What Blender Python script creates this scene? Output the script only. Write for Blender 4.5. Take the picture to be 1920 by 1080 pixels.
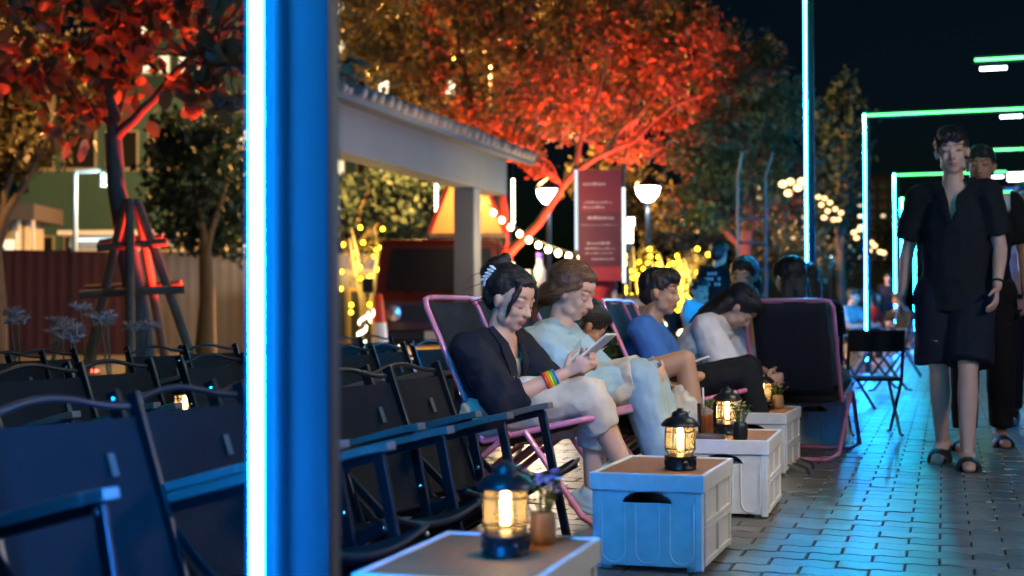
import bpy, math, random
import numpy as np
from mathutils import Vector, Matrix, noise as mnoise
V = Vector
rad = math.radians
random.seed(7)
rng = np.random.default_rng(11)
for o in list(bpy.data.objects):
    bpy.data.objects.remove(o)
S = bpy.context.scene
COL = S.collection

# ------------------------------------------------------------------ camera
FPX = 2667.0                                   # 50 mm lens on a 36 mm sensor, in photo pixels
TH = math.atan(811 / FPX)
CAM = V((0, 0, 0.78))
RC = (Matrix.Rotation(TH, 3, 'Z') @ Matrix.Rotation(rad(90) + math.atan(46.5 / FPX), 3, 'X')
      @ Matrix.Rotation(rad(-0.25), 3, 'Z'))
cd = bpy.data.cameras.new('camera')
cam = bpy.data.objects.new('camera', cd)
COL.objects.link(cam)
cam.matrix_world = Matrix.Translation(CAM) @ RC.to_4x4()
cd.sensor_width = 36
cd.lens = 50.0
cd.clip_start = 0.05
cd.clip_end = 600
cd.dof.use_dof = True
cd.dof.focus_distance = 5.3
cd.dof.aperture_fstop = 2.7
cd.dof.aperture_blades = 0
S.camera = cam

# ------------------------------------------------------------------ night sky, faint moon, exposure
w = bpy.data.worlds.new('World')
S.world = w
w.use_nodes = True
nt = w.node_tree
sky = nt.nodes.new('ShaderNodeTexSky')
sky.sky_type = 'NISHITA'
sky.sun_disc = False
sky.sun_elevation = rad(2.0)
sky.sun_rotation = rad(200)
tint = nt.nodes.new('ShaderNodeMix')
tint.data_type = 'RGBA'
tint.blend_type = 'MULTIPLY'
tint.inputs[0].default_value = 1.0
tint.inputs[7].default_value = (0.16, 0.42, 1.0, 1)
nt.links.new(sky.outputs[0], tint.inputs[6])
nt.links.new(tint.outputs[2], nt.nodes['Background'].inputs[0])
nt.nodes['Background'].inputs[1].default_value = 0.05 * 0.08
moon = bpy.data.lights.new('moon', 'SUN')
moon.energy = 0.012
moon.angle = rad(0.5)
moon.color = (0.75, 0.85, 1.0)
mo = bpy.data.objects.new('moon', moon)
COL.objects.link(mo)
mo.rotation_euler = (rad(40), 0, rad(110))
S.view_settings.view_transform = 'Standard'
S.view_settings.look = 'None'
S.view_settings.exposure = 0.5
S.view_settings.gamma = 1.0
S.cycles.use_denoising = True
S.cycles.max_bounces = 6
S.cycles.diffuse_bounces = 3
S.cycles.glossy_bounces = 3
S.cycles.transmission_bounces = 4
S.cycles.transparent_max_bounces = 12
S.cycles.caustics_reflective = False
S.cycles.caustics_refractive = False
S.cycles.sample_clamp_indirect = 6.0
S.cycles.use_light_tree = True


def at(px, py, zc):
    """world point seen at photo pixel (px, py) at camera depth zc"""
    return CAM + RC @ V(((px - 960) / FPX * zc, (540 - py) / FPX * zc, -zc))


def gp(px, zc, z=0.0):
    v = at(px, 586, zc)
    v.z = z
    return v


def ray_z(px, py, z):
    d = RC @ V(((px - 960) / FPX, (540 - py) / FPX, -1))
    return CAM + d * ((z - CAM.z) / d.z)


def proj(p):
    q = RC.transposed() @ (V(p) - CAM)
    zc = -q.z
    return 960 + FPX * q.x / zc, 540 - FPX * q.y / zc, zc


# ------------------------------------------------------------------ materials
MATS = {}


def nodes_of(m):
    m.use_nodes = True
    n = m.node_tree
    return n, n.nodes, n.links, n.nodes['Principled BSDF']


def mat(name, col, rough=0.6, metal=0.0, var=0.25, vscale=8.0, bump=0.0, bscale=60.0, coat=0.0,
        transl=0.0, spec=0.5, stretch=None, sheen=0.0, objvar=0.0):
    """principled material whose colour wanders with noise, with optional fine relief"""
    if name in MATS:
        return MATS[name]
    m = bpy.data.materials.new(name)
    n, N, L, b = nodes_of(m)
    tc = N.new('ShaderNodeTexCoord')
    src = tc.outputs['Object']
    if stretch:
        mp = N.new('ShaderNodeMapping')
        mp.inputs['Scale'].default_value = stretch
        L.new(src, mp.inputs[0])
        src = mp.outputs[0]
    nz = N.new('ShaderNodeTexNoise')
    nz.inputs['Scale'].default_value = vscale
    nz.inputs['Detail'].default_value = 5
    L.new(src, nz.inputs['Vector'])
    mx = N.new('ShaderNodeMix')
    mx.data_type = 'RGBA'
    a = [max(0, c * (1 - var)) for c in col]
    c2 = [min(1, c * (1 + var)) for c in col]
    mx.inputs[6].default_value = (*a, 1)
    mx.inputs[7].default_value = (*c2, 1)
    L.new(nz.outputs[0], mx.inputs[0])
    out = mx.outputs[2]
    if objvar:
        oi = N.new('ShaderNodeObjectInfo')
        mr = N.new('ShaderNodeMapRange')
        mr.inputs[3].default_value = 1 - objvar
        mr.inputs[4].default_value = 1 + objvar
        L.new(oi.outputs['Random'], mr.inputs[0])
        mm = N.new('ShaderNodeVectorMath')
        mm.operation = 'SCALE'
        L.new(out, mm.inputs[0])
        L.new(mr.outputs[0], mm.inputs['Scale'])
        out = mm.outputs[0]
    L.new(out, b.inputs['Base Color'])
    mr2 = N.new('ShaderNodeMapRange')
    mr2.inputs[3].default_value = max(0.03, rough - 0.1)
    mr2.inputs[4].default_value = min(1, rough + 0.1)
    L.new(nz.outputs[0], mr2.inputs[0])
    L.new(mr2.outputs[0], b.inputs['Roughness'])
    b.inputs['Metallic'].default_value = metal
    b.inputs['Specular IOR Level'].default_value = spec
    b.inputs['Coat Weight'].default_value = coat
    b.inputs['Sheen Weight'].default_value = sheen
    if bump:
        nb = N.new('ShaderNodeTexNoise')
        nb.inputs['Scale'].default_value = bscale
        nb.inputs['Detail'].default_value = 4
        L.new(src, nb.inputs['Vector'])
        bp = N.new('ShaderNodeBump')
        bp.inputs['Strength'].default_value = bump
        bp.inputs['Distance'].default_value = 0.01
        L.new(nb.outputs[0], bp.inputs['Height'])
        L.new(bp.outputs[0], b.inputs['Normal'])
    if transl:
        t = N.new('ShaderNodeBsdfTranslucent')
        L.new(out, t.inputs[0])
        ms = N.new('ShaderNodeMixShader')
        ms.inputs[0].default_value = transl
        L.new(b.outputs[0], ms.inputs[1])
        L.new(t.outputs[0], ms.inputs[2])
        L.new(ms.outputs[0], N['Material Output'].inputs[0])
    MATS[name] = m
    return m


def weave(name, col, scale=900, rough=0.85, transl=0.0):
    """woven cloth: fine relief and soft puckers over a slightly uneven colour"""
    if name in MATS:
        return MATS[name]
    m = mat(name, col, rough, var=0.22, vscale=14, transl=transl, spec=0.3)
    n, N, L, b = nodes_of(m)
    tc = N.new('ShaderNodeTexCoord')
    fine = N.new('ShaderNodeTexNoise')
    fine.inputs['Scale'].default_value = scale
    L.new(tc.outputs['Object'], fine.inputs[0])
    nz = N.new('ShaderNodeTexNoise')
    nz.inputs['Scale'].default_value = 19
    nz.inputs['Detail'].default_value = 3
    L.new(tc.outputs['Object'], nz.inputs[0])
    ad2 = N.new('ShaderNodeMath')
    ad2.operation = 'MULTIPLY_ADD'
    ad2.inputs[1].default_value = 6
    L.new(nz.outputs[0], ad2.inputs[0])
    L.new(fine.outputs[0], ad2.inputs[2])
    bp = N.new('ShaderNodeBump')
    bp.inputs['Strength'].default_value = 0.28
    bp.inputs['Distance'].default_value = 0.004
    L.new(ad2.outputs[0], bp.inputs['Height'])
    L.new(bp.outputs[0], b.inputs['Normal'])
    return m


def emis(name, col, strength, keep=False):
    if name in MATS:
        return MATS[name]
    m = bpy.data.materials.new(name)
    m.use_nodes = True
    N, L = m.node_tree.nodes, m.node_tree.links
    N.remove(N['Principled BSDF'])
    e = N.new('ShaderNodeEmission')
    e.inputs[0].default_value = (*col, 1)
    e.inputs[1].default_value = strength
    L.new(e.outputs[0], N['Material Output'].inputs[0])
    if not keep:
        m.cycles.emission_sampling = 'NONE'          # tiny glowing pieces: a lamp beside them carries their light
    MATS[name] = m
    return m


def led_mat(name, strength, stops):
    """an addressable LED strip: its colour runs from blue at the foot to green at the top"""
    m = bpy.data.materials.new(name)
    m.use_nodes = True
    N, L = m.node_tree.nodes, m.node_tree.links
    N.remove(N['Principled BSDF'])
    e = N.new('ShaderNodeEmission')
    tc = N.new('ShaderNodeTexCoord')
    sp = N.new('ShaderNodeSeparateXYZ')
    L.new(tc.outputs['Object'], sp.inputs[0])
    mr = N.new('ShaderNodeMapRange')
    mr.inputs[1].default_value = 0.0
    mr.inputs[2].default_value = 3.3
    L.new(sp.outputs[2], mr.inputs[0])
    cr = N.new('ShaderNodeValToRGB')
    el = cr.color_ramp.elements
    el[0].position, el[0].color = stops[0][0], (*stops[0][1], 1)
    el[1].position, el[1].color = stops[-1][0], (*stops[-1][1], 1)
    for p, c in stops[1:-1]:
        q = el.new(p)
        q.color = (*c, 1)
    L.new(mr.outputs[0], cr.inputs[0])
    L.new(cr.outputs[0], e.inputs[0])
    e.inputs[1].default_value = strength
    L.new(e.outputs[0], N['Material Output'].inputs[0])
    return m


def glass_mat(name, tint_col, gloss=0.12, haze=0.1):
    if name in MATS:
        return MATS[name]
    m = bpy.data.materials.new(name)
    m.use_nodes = True
    N, L = m.node_tree.nodes, m.node_tree.links
    N.remove(N['Principled BSDF'])
    t = N.new('ShaderNodeBsdfTransparent')
    t.inputs[0].default_value = (*tint_col, 1)
    g = N.new('ShaderNodeBsdfGlossy')
    g.inputs['Roughness'].default_value = 0.06
    d = N.new('ShaderNodeBsdfTranslucent')
    d.inputs[0].default_value = (*tint_col, 1)
    fr = N.new('ShaderNodeFresnel')
    ad = N.new('ShaderNodeMath')
    ad.inputs[1].default_value = gloss * 0.3
    L.new(fr.outputs[0], ad.inputs[0])
    m1 = N.new('ShaderNodeMixShader')
    m1.inputs[0].default_value = haze
    L.new(t.outputs[0], m1.inputs[1])
    L.new(d.outputs[0], m1.inputs[2])
    m2 = N.new('ShaderNodeMixShader')
    L.new(ad.outputs[0], m2.inputs[0])
    L.new(m1.outputs[0], m2.inputs[1])
    L.new(g.outputs[0], m2.inputs[2])
    L.new(m2.outputs[0], N['Material Output'].inputs[0])
    MATS[name] = m
    return m


def skin_mat(name, col):
    """skin with the mesh's own colours (lips, brows, lashes) kept in a colour attribute"""
    if name in MATS:
        return MATS[name]
    m = mat(name, col, 0.48, var=0.10, vscale=18, bump=0.05, bscale=300)
    n, N, L, b = nodes_of(m)
    base = b.inputs['Base Color'].links[0].from_socket
    at_ = N.new('ShaderNodeAttribute')
    at_.attribute_name = 'tint'
    mx = N.new('ShaderNodeMix')
    mx.data_type = 'RGBA'
    mx.blend_type = 'MULTIPLY'
    mx.inputs[0].default_value = 1
    L.new(base, mx.inputs[6])
    L.new(at_.outputs['Color'], mx.inputs[7])
    L.new(mx.outputs[2], b.inputs['Base Color'])
    b.inputs['Subsurface Weight'].default_value = 0.12
    b.inputs['Subsurface Radius'].default_value = (0.02, 0.008, 0.004)
    b.inputs['Subsurface Scale'].default_value = 0.4
    return m


# ------------------------------------------------------------------ mesh building
class MB:
    def __init__(s):
        s.v, s.f = [], []

    def add(s, vs, fs):
        n = len(s.v)
        s.v += [tuple(p) for p in vs]
        s.f += [tuple(i + n for i in q) for q in fs]
        return s

    def box(s, c, d, R=None):
        c = V(c)
        vs = []
        for z in (-.5, .5):
            for x, y in ((-.5, -.5), (.5, -.5), (.5, .5), (-.5, .5)):
                p = V((x * d[0], y * d[1], z * d[2]))
                if R is not None:
                    p = R @ p
                vs.append(c + p)
        return s.add(vs, [(3, 2, 1, 0), (4, 5, 6, 7), (0, 1, 5, 4), (1, 2, 6, 5), (2, 3, 7, 6), (3, 0, 4, 7)])

    def bx(s, x0, x1, y0, y1, z0, z1):
        return s.box(((x0 + x1) / 2, (y0 + y1) / 2, (z0 + z1) / 2), (x1 - x0, y1 - y0, z1 - z0))

    def tube(s, pts, r, seg=8, caps=True, flat=None, side=None):
        """swept ring; flat = (a, b) scales the ring along side / across it"""
        pts = [V(p) for p in pts]
        n = len(pts)
        rs = r if isinstance(r, (list, tuple)) else [r] * n
        tans = []
        for i in range(n):
            t = pts[min(i + 1, n - 1)] - pts[max(i - 1, 0)]
            tans.append(t.normalized() if t.length > 1e-9 else V((0, 0, 1)))
        u = V(side) if side is not None else (V((0, 0, 1)) if abs(tans[0].z) < .9 else V((1, 0, 0)))
        vs, fs = [], []
        fa, fb = flat or (1, 1)
        for i in range(n):
            t = tans[i]
            if side is not None:
                u = V(side)
            u = (u - t * u.dot(t)).normalized()
            b = t.cross(u)
            for k in range(seg):
                a = 2 * math.pi * k / seg
                vs.append(pts[i] + (u * math.cos(a) * fa + b * math.sin(a) * fb) * rs[i])
        for i in range(n - 1):
            for k in range(seg):
                k2 = (k + 1) % seg
                fs.append((i * seg + k, i * seg + k2, (i + 1) * seg + k2, (i + 1) * seg + k))
        if caps:
            fs.append(tuple(reversed(range(seg))))
            fs.append(tuple(range((n - 1) * seg, n * seg)))
        return s.add(vs, fs)

    def bar(s, p0, p1, wd, th, side):
        """flat bar from p0 to p1, wd wide along side, th thick"""
        p0, p1 = V(p0), V(p1)
        t = (p1 - p0).normalized()
        u = V(side)
        u = (u - t * u.dot(t)).normalized()
        b = t.cross(u)
        vs = []
        for p in (p0, p1):
            for a, c in ((-1, -1), (1, -1), (1, 1), (-1, 1)):
                vs.append(p + u * a * wd / 2 + b * c * th / 2)
        return s.add(vs, [(3, 2, 1, 0), (4, 5, 6, 7), (0, 1, 5, 4), (1, 2, 6, 5), (2, 3, 7, 6), (3, 0, 4, 7)])

    def lathe(s, prof, c=(0, 0, 0), seg=20, a0=0.0):
        c = V(c)
        vs, fs = [], []
        n = len(prof)
        for r, z in prof:
            for k in range(seg):
                a = a0 + 2 * math.pi * k / seg
                vs.append(c + V((r * math.cos(a), r * math.sin(a), z)))
        for i in range(n - 1):
            for k in range(seg):
                k2 = (k + 1) % seg
                fs.append((i * seg + k, i * seg + k2, (i + 1) * seg + k2, (i + 1) * seg + k))
        if prof[0][0] > 1e-6:
            fs.append(tuple(reversed(range(seg))))
        if prof[-1][0] > 1e-6:
            fs.append(tuple(range((n - 1) * seg, n * seg)))
        return s.add(vs, fs)

    def ell(s, c, r, R=None, nu=16, nv=10):
        c = V(c)
        vs, fs = [], []
        for j in range(nv + 1):
            ph = math.pi * j / nv
            for k in range(nu):
                a = 2 * math.pi * k / nu
                rr = max(math.sin(ph), 1e-3)
                p = V((r[0] * rr * math.cos(a), r[1] * rr * math.sin(a), r[2] * math.cos(ph)))
                vs.append(c + (R @ p if R is not None else p))
        for j in range(nv):
            for k in range(nu):
                k2 = (k + 1) % nu
                fs.append((j * nu + k, (j + 1) * nu + k, (j + 1) * nu + k2, j * nu + k2))
        fs.append(tuple(range(nu)))
        fs.append(tuple(reversed(range(nv * nu, (nv + 1) * nu))))
        return s.add(vs, fs)

    def cap(s, p0, r0, p1, r1, flat=(1, 1), side=None, f0=False, f1=False, seg=14):
        """tapered capsule; f0 / f1 leave that end flat"""
        p0, p1 = V(p0), V(p1)
        t = (p1 - p0).normalized()
        pts, rs = [], []
        if not f0:
            for a in (80, 55, 28):
                pts.append(p0 - t * r0 * math.sin(rad(a)))
                rs.append(r0 * math.cos(rad(a)))
        pts += [p0, p0.lerp(p1, .5), p1]
        rs += [r0, (r0 + r1) / 2, r1]
        if not f1:
            for a in (28, 55, 80):
                pts.append(p1 + t * r1 * math.sin(rad(a)))
                rs.append(r1 * math.cos(rad(a)))
        return s.tube(pts, rs, seg, True, flat, side)

    def prism(s, poly, h, M=None):
        """2-D outline (x, y) raised from 0 to h along z, then moved by M"""
        n = len(poly)
        vs = [V((x, y, 0)) for x, y in poly] + [V((x, y, h)) for x, y in poly]
        if M is not None:
            vs = [M @ p for p in vs]
        fs = [tuple(reversed(range(n))), tuple(range(n, 2 * n))]
        for i in range(n):
            j = (i + 1) % n
            fs.append((i, j, n + j, n + i))
        return s.add(vs, fs)

    def mesh(s, name, m, smooth=False):
        me = bpy.data.meshes.new(name)
        me.from_pydata(s.v, [], s.f)
        if m is not None:
            me.materials.append(m)
        if smooth:
            me.shade_smooth()
        me.update()
        return me

    def build(s, name, m, parent=None, smooth=False, bevel=0.0):
        o = link(name, s.mesh(name, m, smooth), parent)
        if bevel:
            b = o.modifiers.new('bevel', 'BEVEL')
            b.width = bevel
            b.segments = 2
            b.limit_method = 'ANGLE'
        if smooth and not bevel:
            smooth_by_angle(o)
        return o


def smooth_by_angle(o, ang=45):
    me = o.data
    if len(me.polygons) > 20000:
        return
    try:
        me.set_sharp_from_angle(angle=rad(ang))
    except Exception:
        pass


def link(name, me, parent=None):
    o = bpy.data.objects.new(name, me)
    COL.objects.link(o)
    if parent is not None:
        o.parent = parent
    return o


def tag(o, label=None, cat=None, group=None, kind=None):
    for k, v in (('label', label), ('category', cat), ('group', group), ('kind', kind)):
        if v:
            o[k] = v
    return o


def thing(name, label, cat, loc=(0, 0, 0), rz=0.0, group=None):
    o = link(name, None)
    o.empty_display_size = 0.1
    o.location = loc
    o.rotation_euler = (0, 0, rz)
    return tag(o, label, cat, group)


def copy_tree(o, parent=None):
    c = o.copy()
    COL.objects.link(c)
    c.parent = parent
    for ch in list(o.children):
        copy_tree(ch, c)
    return c


def lamp(name, parent, loc, col, power, radius=0.03, kind='POINT', size=60, aim=None, blend=0.5):
    l = bpy.data.lights.new(name, kind)
    l.energy = power
    l.color = col
    if kind == 'AREA':
        l.size = radius
    else:
        l.shadow_soft_size = radius
    if kind == 'SPOT':
        l.spot_size = rad(size)
        l.spot_blend = blend
    o = bpy.data.objects.new(name, l)
    COL.objects.link(o)
    o.parent = parent
    o.location = loc
    if aim is not None:
        o.rotation_euler = V(aim).to_track_quat('-Z', 'Y').to_euler()
    return o


def remeshed(mb, name, voxel, m, parent, iters=3, wrinkle=0.0, wscale=9.0, cut=None, wst=(1, 1, 1), attr=None):
    """melt overlapping closed shells into one continuous surface"""
    tmp = link('tmp', mb.mesh('tmp', None))
    r = tmp.modifiers.new('r', 'REMESH')
    r.mode = 'VOXEL'
    r.voxel_size = voxel
    if iters:
        sm = tmp.modifiers.new('s', 'SMOOTH')
        sm.factor = 0.5
        sm.iterations = iters
    dg = bpy.context.evaluated_depsgraph_get()
    me = bpy.data.meshes.new_from_object(tmp.evaluated_get(dg))
    bpy.data.objects.remove(tmp)
    me.name = name
    n = len(me.vertices)
    co = np.empty(n * 3)
    me.vertices.foreach_get('co', co)
    co = co.reshape(-1, 3)
    if wrinkle:
        nr = np.empty(n * 3)
        me.vertex_normals.foreach_get('vector', nr)
        nr = nr.reshape(-1, 3)
        pq = [V((p[0] * wst[0], p[1] * wst[1], p[2] * wst[2])) * wscale for p in co]
        d = np.array([.55 * mnoise.fractal(p, .9, 2.1, 3) + .75 * (.30 - abs(mnoise.noise(p * 1.6 + V((3, 1, 7))))) for p in pq])
        co = co + nr * (d * wrinkle)[:, None]
        me.vertices.foreach_set('co', co.ravel())
    if cut is not None:
        import bmesh
        bm = bmesh.new()
        bm.from_mesh(me)
        kill = [f for f in bm.faces if cut(f.calc_center_median(), f.normal)]
        bmesh.ops.delete(bm, geom=kill, context='FACES')
        bm.to_mesh(me)
        bm.free()
    if attr is not None:
        at_ = me.color_attributes.new('tint', 'FLOAT_COLOR', 'POINT')
        c = np.ones((n, 4))
        c[:, :3] = attr(co)
        at_.data.foreach_set('color', c.ravel())
    me.materials.clear()
    me.materials.append(m)
    me.shade_smooth()
    me.update()
    return link(name, me, parent)

# ------------------------------------------------------------------ shared materials
M_steel = mat('dark_painted_steel', (0.035, 0.038, 0.042), 0.38, 0.6, 0.3, 12, 0.04, 120)
M_post = mat('grey_post_paint', (0.12, 0.12, 0.125), 0.45, 0.1, 0.15, 6, 0.03, 90)
M_blackmetal = mat('black_metal', (0.008, 0.009, 0.011), 0.33, 0.3, 0.3, 20, 0.03, 150)
M_grey_wood = mat('grey_armrest_wood', (0.13, 0.105, 0.09), 0.5, 0, 0.35, 30, 0.08, 90, stretch=(3, 30, 30))
M_canvas = weave('black_canvas', (0.0030, 0.0036, 0.0052))
M_tag = mat('grey_tag', (0.045, 0.065, 0.06), 0.7)
M_chrome = mat('bright_bolt', (0.75, 0.77, 0.8), 0.2, 1.0, 0.1)
M_crate = mat('white_plastic', (0.58, 0.60, 0.60), 0.42, 0, 0.20, 22, 0.06, 120)
M_board = mat('brown_wood_top', (0.26, 0.115, 0.04), 0.7, 0, 0.6, 10, 0.10, 60, stretch=(14, 1.2, 14))
M_pink = mat('pink_enamel', (0.62, 0.20, 0.33), 0.3, 0.1, 0.12, 10, coat=0.4)
M_mesh = weave('black_mesh_cloth', (0.016, 0.016, 0.021), 1400)
M_lantern = mat('lantern_dark_metal', (0.022, 0.024, 0.026), 0.35, 0.6, 0.4, 30, 0.05, 120)
M_brass = mat('lantern_wire', (0.05, 0.045, 0.03), 0.35, 0.9, 0.3)
M_glass = glass_mat('lantern_glass', (1.0, 0.93, 0.78), 0.12, 0.10)
E_fil = emis('lantern_tube', (1.0, 0.60, 0.20), 34)
M_clay = mat('brown_clay', (0.20, 0.12, 0.06), 0.7, 0, 0.3, 25, 0.15, 80)
M_leafg = mat('plant_green', (0.07, 0.12, 0.025), 0.5, 0, 0.4, 30, transl=0.3)
M_concrete = mat('painted_concrete', (0.10, 0.118, 0.15), 0.75, 0, 0.25, 2.2, 0.15, 40)
M_bark = mat('bark', (0.11, 0.085, 0.065), 0.85, 0, 0.45, 14, 0.5, 45, stretch=(1, 1, 0.4))
M_pale_bark = mat('pale_bark', (0.30, 0.25, 0.20), 0.8, 0, 0.35, 10, 0.3, 40)
M_white = mat('white_paint', (0.72, 0.72, 0.70), 0.5, 0, 0.1)

# ------------------------------------------------------------------ ground and paving
M_ground = mat('dark_earth', (0.055, 0.050, 0.045), 0.9, 0, 0.5, 1.5, 0.4, 12)
gb = MB()
gb.add([(-320, -60, -.06), (320, -60, -.06), (320, 420, -.06), (-320, 420, -.06)], [(0, 1, 2, 3)])
tag(gb.build('ground', M_ground), kind='structure')

M_joint = mat('joint_sand', (0.030, 0.028, 0.026), 0.85, 0, 0.4, 30)
pv = MB()
pv.bx(-6.4, 3.4, -1.0, 46, -.058, -.007)
pavement = tag(pv.build('pavement', M_joint), kind='structure')
M_paver = mat('concrete_paver', (0.125, 0.120, 0.115), 0.32, 0, 0.5, 5, 0.18, 60, objvar=0.35, spec=0.48)
PL, PW = 0.2025, 0.130


def paver_outline(n, gap=0.0085):
    up, dn = [], []
    for i in range(n + 1):
        x = -PL / 2 + gap / 2 + (PL - gap) * i / n
        wv = 0.0105 * math.sin(2 * math.pi * (x / (PL / 2)))
        up.append((x, PW / 2 - gap / 2 + wv))
        dn.append((x, -PW / 2 + gap / 2 + wv))
    return dn + up[::-1]


def paver_mb(mb, n, c, dz, bev=True, tilt=(0, 0)):
    ol = paver_outline(n)
    k = len(ol)
    vs = []
    for z, sc in ((-.03, 1), (-.004, 1), (0, .985 if bev else 1)):
        for x, y in ol:
            xx, yy = x * (1 - (1 - sc)), y * (1 - (1 - sc) * 1.6)
            vs.append((c[0] + xx, c[1] + yy, c[2] + z + dz + tilt[0] * xx + tilt[1] * yy))
    fs = [tuple(range(2 * k, 3 * k))]
    for a in (0, 1):
        for i in range(k):
            j = (i + 1) % k
            fs.append((a * k + i, a * k + j, (a + 1) * k + j, (a + 1) * k + i))
    mb.add(vs, fs)


pm = MB()
paver_mb(pm, 9, (0, 0, 0), 0)
paver_mesh = pm.mesh('paver', M_paver)
cells = []
row = 0
y = 0.6
while y < 30:
    x0 = -6.3 if y < 13 else -1.6
    x = x0 + (PL / 2 if row % 2 else 0)
    while x < 3.3:
        px, py, zc = proj((x, y, 0)) if y > 1.0 else (0, 5000, .5)
        seen = -60 < px < 1985 and 560 < py < 1130
        op = seen and (px > 1330 or (620 < px < 1330 and py > 860))
        cells.append((0 if op else 1, zc, x, y, seen))
        x += PL
    y += PW
    row += 1
cells.sort()
rest = MB()
for i, (op, zc, x, y, seen) in enumerate(cells):
    if i < 300:
        o = link('paver', paver_mesh, pavement)
        o.location = (x, y, random.uniform(-.0016, .0012))
        o.rotation_euler = (random.gauss(0, .006), random.gauss(0, .004), random.gauss(0, .004))
    elif seen:
        paver_mb(rest, 6, (x, y, 0), random.uniform(-.002, .0012), True, (random.gauss(0, .005), random.gauss(0, .006)))
tag(rest.build('paver_field', M_paver, pavement), kind='stuff')

# far ground under the trees: a lawn strip, a low kerb and a side road
M_road = mat('asphalt', (0.05, 0.05, 0.052), 0.75, 0, 0.3, 3, 0.2, 80)
rb = MB()
rb.add([(-60, 17.5, -.02), (-1.2, 17.5, -.02), (-1.2, 30, -.02), (-60, 30, -.02)], [(0, 1, 2, 3)])
tag(rb.build('side_road', M_road), kind='structure')
M_kerb = mat('kerb_stone', (0.36, 0.33, 0.29), 0.8, 0, 0.25, 5, 0.15, 40)
kerb = tag(MB().bx(-6.60, -6.44, -1, 25, -.06, .02).build('kerb', M_kerb), kind='structure')
ks = MB().bx(-.1, .1, 0, .985, -.055, .11).mesh('kerb_stone', M_kerb)
for i in range(26):
    o = link('kerb_stone', ks, kerb)
    o.location = (-6.52, -1 + i, random.uniform(-.004, .004))

# ------------------------------------------------------------------ LED arches
BLUE, CYAN, GREEN = (0.005, 0.19, 1.0), (0.006, 0.65, 0.80), (0.03, 1.0, 0.26)
E_led = led_mat('led_core', 310, [(0.0, BLUE), (0.45, (0.005, 0.26, 1.0)), (0.70, (0.005, 0.42, 1.0)), (0.90, CYAN), (1.0, GREEN)])
E_led_cyan = led_mat('led_core_cyan', 17, [(0.0, BLUE), (0.5, (0.005, 0.28, 1.0)), (1.0, (0.005, 0.45, 0.80))])
E_beam = led_mat('led_beam', 4.0, [(0.0, (.10, 1, .20)), (0.97, (.10, 1, .20)), (1.0, (.10, 1, .20))])
E_bloom = led_mat('led_bloom', 1.05, [(0.0, (0.0, 0.12, .9)), (0.45, (0.0, 0.2, 1.0)), (0.80, (0, .45, .5)), (1.0, (.0, .6, .1))])  # coloured glow that stands in for lens bloom around the strips
E_bloom.cycles.emission_sampling = 'NONE'
E_whitelamp = emis('white_lamp', (0.80, 0.95, 1.0), 9)
ARCH_H, ARM = 3.27, 1.95


def led_arch(label, loc, side=1, power=70, name='led_arch', E_led=E_led, aim=(0, 0, -1), cone=110, wide=.058):
    t = thing(name, label, 'light arch', loc, 0, 'light arches along the walkway')
    s = side
    a = MB()
    a.bx(-.020 if s > 0 else -wide, wide if s > 0 else .020, 0, .034, 0, ARCH_H + .05)
    a.build('post', M_post if wide > .1 else M_steel, t, False, .004)
    a = MB()
    x0, x1 = (wide + .002, ARM) if s > 0 else (-ARM, -wide - .002)
    a.bx(x0, x1, .002, .032, ARCH_H - .035, ARCH_H + .045)
    a.build('beam', M_steel, t, False, .004)
    MB().bx(-.0075, .0075, -.022, -.003, .16, ARCH_H + .012).build('led_strip', E_led, t)
    MB().bx(-.0105, .0105, .037, .056, .16, ARCH_H + .012).build('led_strip', E_led, t)
    a = MB()
    x0, x1 = (.014, ARM - .01) if s > 0 else (-ARM + .01, -.014)
    a.bx(x0, x1, -.024, -.004, ARCH_H - .013, ARCH_H + .012)
    a.build('led_strip', E_beam, t)
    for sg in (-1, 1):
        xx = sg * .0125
        MB().bx(xx - .0045, xx + .0045, -.016, -.003, .16, ARCH_H - .02).build('bloom_edge', E_bloom, t)  # emissive flanges along the strip, imitating its bloom
    a = MB()
    a.bx(-.09, .13, -.06, .15, 0, .012)
    pl_ = a.build('base_plate', M_steel, t)
    for bx_, by_ in ((-.07, -.04), (.11, -.04), (-.07, .13), (.11, .13)):
        MB().lathe([(.011, .012), (.011, .024), (.0, .026)], (bx_, by_, 0), 6).build('bolt', M_steel, pl_)
    a = MB()
    e0 = (ARM - .32) if s > 0 else -(ARM - .32) - .27
    a.bx(e0, e0 + .27, .0, .075, ARCH_H - .075, ARCH_H - .037)
    h = a.build('lamp_housing', M_blackmetal, t, False, .004)
    a = MB()
    a.bx(e0 + .01, e0 + .26, -.012, .07, ARCH_H - .098, ARCH_H - .076)
    a.build('lamp_lens', E_whitelamp, h)
    if power:
        lamp('arch_downlight', t, (e0 + .13, .035, ARCH_H - .13), (1.0, 0.80, 0.64), power, .09, 'SPOT', cone, aim, .7)
    return t


def strip_x(zc):
    return 1771 - FPX * 0.93 / (math.cos(TH) * zc)


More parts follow.
